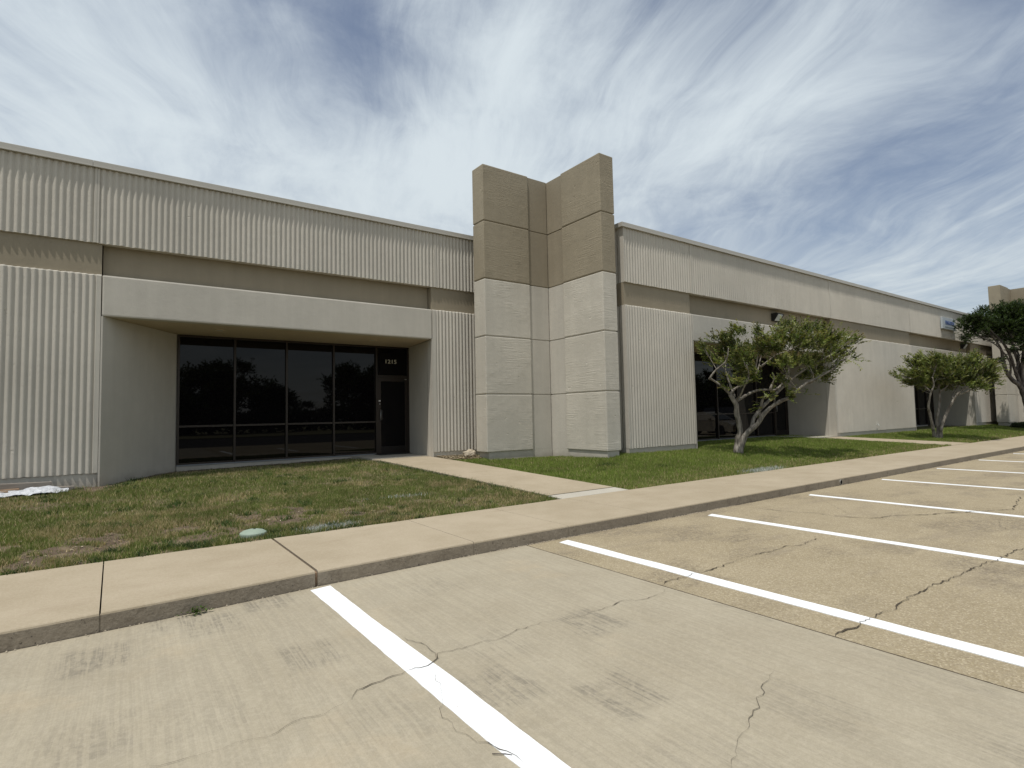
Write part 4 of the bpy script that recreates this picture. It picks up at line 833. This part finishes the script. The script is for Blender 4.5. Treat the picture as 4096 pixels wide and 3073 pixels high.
# dead leaves and clods on the bare soil, straw by the rock
def litter(name, n, cx, cy, rx, ry, s0, s1, cols, label, dz=.004, lift=.0):
    X = cx+rs.uniform(-1, 1, n)*rx; Y = cy+rs.uniform(-1, 1, n)*ry; k = on_lawn(X, Y, .01); X, Y = X[k], Y[k]; n = len(X)
    Z = terr(X, Y)-.008+dz+rs.rand(n)*lift; a = rs.uniform(0, 6.28, n); L = rs.uniform(s0, s1, n); W = L*rs.uniform(.12, .6, n)
    c, s_ = np.cos(a), np.sin(a); V = np.empty((n, 4, 3)); t = rs.uniform(-.3, .6, n)*L
    V[:, 0] = np.stack([X-c*L, Y-s_*L, Z], 1); V[:, 1] = np.stack([X+s_*W, Y-c*W, Z+t*.3+.004], 1); V[:, 2] = np.stack([X+c*L, Y+s_*L, Z+t*.5+.003], 1); V[:, 3] = np.stack([X-s_*W, Y+c*W, Z+.006], 1)
    ci = rs.randint(0, len(cols), n); C = np.array(cols)[ci]*(.6+.7*rs.rand(n, 1))
    o = tri_mesh(name, V.reshape(-1, 3), np.arange(4*n).reshape(-1, 4), np.repeat(C, 4, 0), 'soil'); tag(o, label, name.replace('_', ' '), kind='stuff')
litter('leaf_litter', 2600, 2.0, 8.4, 3.6, 1.5, .008, .028, [(.30, .22, .13), (.20, .13, .08), (.42, .36, .26), (.09, .07, .05)], 'dead leaves and pale chips lying on the bare soil of the left lawn')
litter('wood_chips', 2200, 7.35, 12.66, .62, .36, .015, .05, [(.48, .41, .28), (.36, .29, .18), (.24, .18, .11)], 'pale straw and chips at the foot of the ribbed wall by the rock', .01, .035)
litter('mulch', 2600, 3.0, 14.5, 3.2, .55, .008, .03, [(.07, .05, .035), (.11, .08, .055), (.16, .12, .08)], 'dark brown mulch in the bed below the left windows', .004, .012)

# ---------------------------------------------------------------- small things on the ground
def rock(name, x, y, z, sx, sy, sz, seed, label):
    bm = bmesh.new(); bmesh.ops.create_icosphere(bm, subdivisions=4, radius=1)
    for q in bm.verts:
        n_ = q.co.normalized(); k = 1+.30*mnoise.noise(n_*1.4+Vector((seed, 0, 0)))+.10*mnoise.noise(n_*3.5+Vector((0, seed, 0)))+.03*mnoise.noise(n_*9)
        c = n_*k; c.z = max(c.z, -.55); c.x = min(c.x, .82); q.co = Vector((x+c.x*sx, y+c.y*sy, z+c.z*sz))
    me = bpy.data.meshes.new(name); bm.to_mesh(me); bm.free(); me.materials.append(M['rock']); o = bpy.data.objects.new(name, me); COL.objects.link(o)
    return tag(o, label, 'rock')
rock('rock', 7.66, 12.66, .50, .185, .13, .11, 3.3, 'pale limestone rock on the straw beside the ribbed wall and tower')
vb = thing('valve_cover', 'round pale green plastic irrigation lid in the bare soil by the sidewalk', 'utility cover', (1.385, 7.34, .12))
zc = float(terr(1.385, 7.34))
MB().lathe(1.37, 7.27, [(.150, zc-.05), (.150, zc+.012), (.146, zc+.026), (.115, zc+.046), (.06, zc+.060), (.006, zc+.064)], 36).build('lid', 'green_lid', vb)
MB().lathe(1.385, 7.275, [(.016, zc+.040), (.016, zc+.0655)], 14).build('key_hole', 'hole', vb)
for dx_, dy_ in ((-.10, .065), (.10, .055)): MB().box(1.385+dx_-.014, 1.385+dx_+.014, 7.27+dy_-.006, 7.27+dy_+.006, zc+.018, zc+.046).build('slot', 'hole', vb)
def board(pts0, pts1, w_, t_, matk, label):
    a, b = Vector(pts0), Vector(pts1); d_ = (b-a); L = d_.length; d_.normalize(); s_ = d_.cross(Vector((0, 0, 1))).normalized(); u_ = s_.cross(d_)
    mb = MB(); mb.bbox(0, L, -w_/2, w_/2, -t_/2, t_/2, .003); mb.v = [tuple(a+d_*q[0]+s_*q[1]+u_*q[2]) for q in mb.v]
    return tag(mb.build('plank', matk), label, 'plank')
board((-1.62, 12.80, .455), (-.88, 12.84, .435), .10, .10, 'timber', 'thick grey plank, highest of the boards by the ribbed wall')
board((-1.20, 12.70, .375), (-.56, 12.74, .355), .10, .07, 'timber', 'grey plank with a broken pale end sticking out right of the white sheet')
board((-2.3, 12.60, .385), (-1.30, 12.72, .400), .11, .03, 'timber2', 'brown board lying flat at the left edge behind the white sheet')
board((-2.2, 12.38, .36), (-1.42, 12.52, .385), .10, .035, 'timber2', 'lower brown board at the left edge under the white sheet')
nx_, ny_ = 44, 20; vs = []
for j in range(ny_):
    for i in range(nx_):
        u_, v_ = i/(nx_-1), j/(ny_-1); x = -1.95+1.32*u_+.03*mnoise.noise(Vector((u_*5, v_*4, 2))); y = 12.12+.52*v_+.22*(u_)+.05*mnoise.noise(Vector((u_*6, 3, v_*3)))
        z = float(terr(x, y))+.015+.085*math.exp(-((u_-.72)/.2)**2-((v_-.55)/.4)**2)+.045*math.exp(-((u_-.3)/.25)**2-((v_-.6)/.4)**2)+.030*mnoise.noise(Vector((u_*9, v_*5, 5)))+.016*mnoise.noise(Vector((u_*22, v_*12, 8)))
        vs.append((x, y, z))
mb = MB().add(vs, [(j*nx_+i, j*nx_+i+1, (j+1)*nx_+i+1, (j+1)*nx_+i) for j in range(ny_-1) for i in range(nx_-1)])
n0 = len(vs); mb.add([(x, y, z-.006) for x, y, z in vs], [(j*nx_+i, (j+1)*nx_+i, (j+1)*nx_+i+1, j*nx_+i+1) for j in range(ny_-1) for i in range(nx_-1)])
tag(mb.build('plastic_sheet', 'plastic'), 'crumpled white plastic sheet draped over planks at the left wall', 'plastic sheet')
# twig and weed
tag(MB().tube([(1.385, 2.14, .006, .0022), (1.405, 2.12, .008, .0022), (1.43, 2.105, .006, .002), (1.45, 2.08, .006, .0012)], 6).build('twig', 'bark_dark'), 'thin dark twig beside the nearest white parking line', 'twig')
wd = thing('kerb_weed', 'small green weed growing at the foot of the kerb', 'weed', (.55, 5.13, 0))
def leaf_quads(P, D, U, L, W):
    """folded leaf quads: base P, direction D, normal-ish U (n,3)"""
    S = np.cross(D, U); S /= np.linalg.norm(S, axis=1, keepdims=True)+1e-9; L = L[:, None]; W = W[:, None]
    V = np.stack([P, P+D*L*.5+S*W+U*W*.25, P+D*L, P+D*L*.5-S*W+U*W*.25], 1); return V.reshape(-1, 3), np.arange(4*len(P)).reshape(-1, 4)
n = 60; P = np.stack([.55+rs.normal(0, .035, n), KF(.55)-.05+rs.normal(0, .016, n), rs.uniform(.003, .05, n)], 1); D = rs.normal(size=(n, 3)); D[:, 2] = abs(D[:, 2])*.6; D[:, 1] -= .6; D /= np.linalg.norm(D, axis=1, keepdims=True)
V, F = leaf_quads(P, D, np.tile((0, 0, 1.), (n, 1)), rs.uniform(.02, .045, n), rs.uniform(.006, .011, n))
tri_mesh('leaves', V, F, np.repeat(np.array((.06, .10, .02))*(.5+1.2*rs.rand(n, 1)), 4, 0), 'leaf', wd)
MB().tube([(.55, KF(.55)-.02, 0, .003), (.56, KF(.55)-.04, .05, .002), (.58, KF(.55)-.05, .075, .001)], 5).build('stem', 'bark_dark', wd)

# ---------------------------------------------------------------- trees
def make_tree(name, label, base, limbs, clumps, nspray, leaf, cols, bark, seed, twigs=True, group=None, thick=1, sprl=.30, per=18, depth=1.0, updir=.5, tiptint=None):
    rt = np.random.RandomState(seed); t = thing(name, label, 'tree', base, group)
    mb = MB(); 
    def smooth(l):
        out = []
        for i in range(len(l)-1):
            a, b = np.array(l[i]), np.array(l[i+1]); p0 = np.array(l[max(i-1, 0)]); p3 = np.array(l[min(i+2, len(l)-1)])
            for k in range(4):
                s_ = k/4; out.append(.5*((2*a)+(b-p0)*s_+(2*p0-5*a+4*b-p3)*s_*s_+(3*a-p0-3*b+p3)*s_**3))
        out.append(np.array(l[-1])); return out
    nodes = []
    LM = [smooth(l) for l in limbs]
    for li, l in enumerate(LM):
        l = [q*np.array((1, 1, 1, thick)) for q in l]
        if l[0][2] < base[2]+.35:      # trunk flare and root into the ground
            for q in l[:4]: q[3] *= 1+.35*max(0, (base[2]+.25-q[2])/.25)
            l[0][2] = min(l[0][2], base[2]-.08)
        for q in l:
            q[:3] += .012*np.array(mnoise.noise_vector(Vector(q[:3])*2.7))*(1 if q[3] < .1 else 1.5)
        mb.tube(l, 10, wob=.28); nodes += l[len(l)//3:]
    mb.build('trunk', bark, t)
    nodes = np.array(nodes)
    CL = np.array(clumps); tw = MB()
    wts = CL[:, 3]*CL[:, 4]; wts = wts/wts.sum(); cnt = np.maximum(2, (nspray*wts).astype(int))
    Pp, Dd, Cc = [], [], []
    cen = CL[:, :3].mean(0)
    for c, n_ in zip(CL, cnt):
        dd = np.linalg.norm(nodes[:, :3]-c[:3]+np.array((0, 0, .25)), axis=1); j = dd.argmin(); a = nodes[j]
        if twigs and dd[j] > .05:
            mid = (a[:3]+c[:3])/2+rt.normal(0, .05, 3); mid[2] -= .05; r_ = min(a[3]*.6, .010*thick+.003)
            tw.tube([(*a[:3], r_), (*mid, r_*.75), (*c[:3], r_*.4)], 5, cap=False)
            for _ in range(3):
                e = c[:3]+rt.normal(0, 1, 3)*np.array((c[3], c[3]*depth, c[4]))*.6; tw.tube([(*mid, r_*.5), (*((mid+e)/2+rt.normal(0, .03, 3)), r_*.35), (*e, .003)], 4, cap=False)
        for _ in range(n_):
            q = rt.normal(0, .42, 3); q = np.clip(q, -.9, .9)*np.array((c[3], max(c[3]*depth, .12), c[4])); p0 = c[:3]+q-np.array((0, 0, .09))
            out = p0-(cen-np.array((0, 0, .9))); out /= np.linalg.norm(out); dr = out*.9+np.array((0, 0, updir))+rt.normal(0, .45, 3); dr /= np.linalg.norm(dr)
            L = sprl*rt.uniform(.5, 1.3)*(1.35 if rt.rand() < .08 else 1); k = per; s_ = np.linspace(.05, 1, k)
            side = np.cross(dr, (0, 0, 1)); side /= np.linalg.norm(side)+1e-6
            pts = p0+dr*(s_*L)[:, None]+np.array((0, 0, -.10*L))*(s_**2)[:, None]
            sg_ = np.where(np.arange(k) % 2, 1, -1)[:, None]
            ld = dr*.55+side*sg_*.85+rt.normal(0, .28, (k, 3)); ld /= np.linalg.norm(ld, axis=1, keepdims=True)
            Pp.append(pts); Dd.append(ld)
            hgt_ = (p0[2]-cen[2]); shade = rt.uniform(.60, 1.35); base_c = np.array(cols[rt.randint(len(cols))])*shade
            cc = np.tile(base_c, (k, 1))*(.8+.4*rt.rand(k, 1))
            if tiptint is not None: cc = cc*(1-(s_**3*tiptint[3]*rt.rand())[:, None])+np.array(tiptint[:3])*(s_**3*tiptint[3]*rt.rand())[:, None]
            Cc.append(cc)
            if rt.rand() < .5: tw.tube([(*p0, .0035), (*(p0+dr*L*.9), .0015)], 3, cap=False)
    if tw.v: tw.build('branches', bark, t, kind='stuff')
    P = np.concatenate(Pp); D = np.concatenate(Dd); C = np.concatenate(Cc); n_ = len(P)
    U = rt.normal(0, .55, (n_, 3))+np.array((0, 0, 1.)); U -= D*(U*D).sum(1)[:, None]; U /= np.linalg.norm(U, axis=1, keepdims=True)
    V, F = leaf_quads(P, D, U, leaf*rt.uniform(.6, 1.3, n_), leaf*rt.uniform(.22, .36, n_))
    cr = tri_mesh('crown', V, F, np.repeat(C, 4, 0), 'leaf', t); return t
GREEN = [(.120, .158, .042), (.165, .205, .060), (.072, .102, .030), (.235, .265, .105), (.150, .155, .055)]
T1 = make_tree('crape_myrtle', 'leaning multi-stem tree with pale bare limbs before the second entrance', (13.85, 8.95, .33), LIMBS1, CLUMPS1, 2000, .066, GREEN, 'bark', 1, group=None, sprl=.27, per=16, depth=1.1, tiptint=(.16, .10, .05, .8))
T2 = make_tree('crape_myrtle', 'rounder bushy tree on three slim stems before the third entrance', (26.4, 8.15, .25), LIMBS2, CLUMPS2, 3000, .070, GREEN, 'bark', 2, thick=.85, sprl=.30, per=16, depth=1.2, tiptint=(.15, .11, .04, .7))
DG = [(.036, .056, .019), (.046, .070, .024), (.028, .044, .016), (.056, .080, .028)]
T3 = make_tree('dark_tree', 'large dark dense tree with crooked limbs cut off by the right edge', (36.9, 7.58, .16), LIMBS3, CLUMPS3, 5600, .080, DG, 'bark_dark', 3, sprl=.24, per=14, depth=1.5)
# low hedge at the far tower
hd = thing('hedge', 'low dark clipped hedge at the foot of the far tower', 'hedge', (41, 8.6, .3))
n = 9000; rt = np.random.RandomState(8)
P = np.stack([rt.uniform(38.4, 45, n), 8.35+rt.uniform(-.32, .32, n), .12+rt.uniform(0, 1, n)**.6*.42], 1); D = rt.normal(size=(n, 3)); D /= np.linalg.norm(D, axis=1, keepdims=True); U = rt.normal(size=(n, 3)); U -= D*(U*D).sum(1)[:, None]; U /= np.linalg.norm(U, axis=1, keepdims=True)
V, F = leaf_quads(P, D, U, rt.uniform(.05, .09, n), rt.uniform(.015, .03, n)); tri_mesh('foliage', V, F, np.repeat(np.array((.030, .045, .018))*(.5+rt.rand(n, 1)), 4, 0), 'leaf', hd)
mb = MB()
for k in range(30): x = 38.5+k*.22; mb.tube([(x, 8.35, .05, .012), (x+rt.normal(0, .05), 8.35+rt.normal(0, .08), .45, .005)], 4)
mb.build('stems', 'bark_dark', hd, kind='stuff')

# ---------------------------------------------------------------- what the windows mirror: cars and trees behind the camera
def car(x, y, paint, label, suv=False):
    """nose towards +y"""
    c = thing('parked_car', label, 'car', (x, y, 0), 'cars parked nose in at the kerb')
    L = 4.6; hw = .90
    if suv: body = [(-2.3, .45), (-2.32, .85), (-2.2, 1.05), (1.1, 1.08), (2.1, .98), (2.3, .75), (2.3, .40)]; roof = [(-2.15, 1.05), (-1.95, 1.72), (.35, 1.74), (1.15, 1.08)]
    else: body = [(-2.3, .42), (-2.33, .80), (-2.15, .98), (-1.55, 1.0), (1.0, .95), (1.9, .82), (2.28, .62), (2.3, .35)]; roof = [(-1.75, .99), (-1.0, 1.40), (.1, 1.45), (.55, 1.36), (1.25, .94)]
    def loft(pts, z0, ws, name, matk, parent):
        mb = MB(); cs = []
        for (yy, zz_) in pts: cs.append((yy, zz_))
        n_ = len(pts); vs = []
        for s_ in (-1, 1):
            for (yy, zz_), w_ in zip(pts, ws): vs.append((x+s_*w_, y+yy, zz_))
            for (yy, zz_), w_ in zip(pts, ws): vs.append((x+s_*(w_-.02 if z0 is None else hw), y+yy, z0 if z0 is not None else zz_))
        fs = []
        for i in range(n_-1):
            fs.append((i, i+1, 2*n_+i+1, 2*n_+i)); fs.append((i, n_+i, n_+i+1, i+1)); fs.append((2*n_+i, 2*n_+i+1, 3*n_+i+1, 3*n_+i))
        fs.append((0, 2*n_, 3*n_, n_)); fs.append((n_-1, 2*n_-1, 4*n_-1, 3*n_-1)); fs.append(tuple(range(n_, 2*n_))[::1] + tuple(range(3*n_, 4*n_))[::-1])
        return mb.add(vs, fs).build(name, matk, parent)
    loft(body, .26, [hw-.06]+[hw-.02]*(len(body)-2)+[hw-.12], 'body', paint, c)
    wr = [hw-.08]+[hw-.24]*(len(roof)-2)+[hw-.08]
    loft(roof, .93, wr, 'cabin', paint, c)
    # windows just proud of the cabin sides
    for s_ in (-1, 1):
        rp = roof; zlo = rp[0][1]+.03; q = []
        inner = [(rp[0][0]+.28, zlo), (rp[1][0]+.12, rp[1][1]-.07), (rp[-2][0]-.05, rp[-2][1]-.06), (rp[-1][0]-.28, zlo)]
        ztop = rp[1][1]
        def wx(z_): return (hw-.08)+(-.16)*max(0, min(1, (z_-.97)/(ztop-.97)))+.006
        vs = [(x+s_*wx(b), y+a, b) for a, b in inner]; MB().add(vs, [(0, 1, 2, 3)]).build('side_window', 'car_glass', c)
        MB().bbox(x+s_*(hw+.08)-.09, x+s_*(hw+.08)+.09, y+.72, y+.86, .95, 1.07, .02).build('mirror', paint, c)
    a, b = roof[-2], roof[-1]; MB().add([(x-.60, y+a[0]+.02, a[1]-.01), (x+.60, y+a[0]+.02, a[1]-.01), (x+.72, y+b[0]+.02, b[1]+.03), (x-.72, y+b[0]+.02, b[1]+.03)], [(0, 1, 2, 3)]).build('windscreen', 'car_glass', c)
    for s_ in (-1, 1): MB().bbox(x+s_*.62-.17, x+s_*.62+.17, y+2.14, y+2.31, .60, .74, .03).build('headlight', 'headlamp', c); MB().bbox(x+s_*.66-.14, x+s_*.66+.14, y-2.35, y-2.25, .72, .88, .02).build('tail_light', 'taillamp', c)
    for yy in (-1.4, 1.42):
        for s_ in (-1, 1):
            xx = x+s_*(hw-.10); w_ = bpy.data.objects.new('wheel', None); COL.objects.link(w_); place(w_, c)
            MB().lathe(xx-.11, (y+yy, .33), [(.22, -.0), (.33, .0), (.335, .11), (.33, .22), (.22, .22)], 28, axis='x').build('tyre', 'rubber', w_)
            MB().lathe(xx-.105, (y+yy, .33), [(.05, .0), (.215, .005), (.215, .205), (.05, .21)], 14, axis='x').build('rim', 'steel', w_)
    return c
car(30.6, 2.35, 'car_tan', 'champagne sedan parked nose in at the kerb, seen only mirrored in the second windows')
car(33.7, 2.35, 'car_dark', 'dark tall car parked beside the champagne sedan, seen only mirrored in the glass', True)
# lawn verge, hedge row and trees across the lot
n = 26000; rt = np.random.RandomState(31)
P = np.stack([rt.uniform(-20, 110, n), -42+rt.uniform(-1.6, 1.6, n), rt.uniform(0, 1, n)], 1); P[:, 2] = .1+P[:, 2]**.8*(2.2+1.6*(fbm(P[:, 0], P[:, 0]*0, .12, 3)-.3))
D = rt.normal(size=(n, 3)); D /= np.linalg.norm(D, axis=1, keepdims=True); U = rt.normal(size=(n, 3)); U -= D*(U*D).sum(1)[:, None]; U /= np.linalg.norm(U, axis=1, keepdims=True)
V, F = leaf_quads(P, D, U, rt.uniform(.4, .8, n), rt.uniform(.12, .22, n)); tag(tri_mesh('shrub_row', V, F, np.repeat(np.array((.03, .042, .018))*(.5+rt.rand(n, 1)), 4, 0), 'leaf'), 'dark shrub thicket along the far side of the lot, seen only mirrored', 'shrubs', kind='stuff')
MB().box(-60, 130, -40, -23, -.1, .06).build('verge', 'far', kind='structure')
protos = []
def round_tree(seed, H, Rr):
    rt = np.random.RandomState(seed); limbs = [[(0, 0, -.1, .22), (.1, 0, H*.2, .18), (0, .1, H*.4, .14), (.1, 0, H*.6, .06)]]
    for k in range(5):
        a = k*1.26+rt.rand(); limbs.append([(0, 0, H*.3, .12), (math.cos(a)*Rr*.3, math.sin(a)*Rr*.3, H*.5, .07), (math.cos(a)*Rr*.6, math.sin(a)*Rr*.6, H*.65, .03)])
    cl = []
    for k in range(34):
        a = rt.uniform(0, 6.28); rr = Rr*math.sqrt(rt.rand())*.85; z = H*rt.uniform(.25, .92); rr *= min(1, 1.25*math.sqrt(max(.05, 1-((z/H-.5)/.5)**2)))
        cl.append((math.cos(a)*rr, math.sin(a)*rr, z, Rr*rt.uniform(.22, .38), H*.11))
    return limbs, cl
first = None
spots = [(6.0, -38, 7.2, 5.0, 'wide dark tree across the lot, first from the left of those mirrored in the window'), (10.6, -37, 7.6, 4.6, 'tallest dark tree mirrored left of the door'), (15.2, -40, 5.2, 2.6, 'small gap tree between the two tall mirrored trees'),
         (19.0, -44, 3.6, 2.8, 'low tree far behind the lot in the gap of the mirrored skyline'), (24.6, -38, 7.8, 3.9, 'tall round tree mirrored beside the door'), (29.5, -39, 6.6, 3.4, 'middle sized tree right of the tall round one across the lot'), (38, -40, 6.5, 4, 'broad tree across the lot behind the parked cars'),
         (52, -38, 7.5, 4.5, 'tall tree beyond the parked cars'), (66, -38, 7.2, 4.8, 'wide tree far right across the lot'), (-2, -38, 7, 4.4, 'broad tree across the lot behind the photographer'), (82, -36, 8, 6, 'big tree at the far right end of the verge'), (92, -37, 7, 5, 'last big tree at the far end of the verge')]
for i, (x, y, H, Rr, lab) in enumerate(spots):
    if i < 3:
        lm, cl = round_tree(5+i, H, Rr); L2_ = [[(a+x, b+y, c, r_) for a, b, c, r_ in l] for l in lm]; C2_ = [(a+x, b+y, c, p_, q_) for a, b, c, p_, q_ in cl]
        t = make_tree('verge_tree', lab, (x, y, .05), L2_, C2_, 2300, .30, DG, 'bark_dark', 20+i, group='trees on the verge across the lot', sprl=.7, per=9, twigs=False, depth=1.0)
        protos.append((t, x, y, H, Rr))
    else:
        p_, x0, y0, H0, R0 = protos[i % 3]; c = bpy.data.objects.new('verge_tree', None); COL.objects.link(c); tag(c, lab, 'tree', 'trees on the verge across the lot'); c.location = (x, y, .05); c.scale = (Rr/R0, Rr/R0, H/H0); c.rotation_euler = (0, 0, i*1.3); pass
        for ch in list(bpy.data.objects):
            if ch.parent == p_: k = ch.copy(); COL.objects.link(k); k.parent = c; k.matrix_parent_inverse = Matrix.Translation((-x0, -y0, -.05))
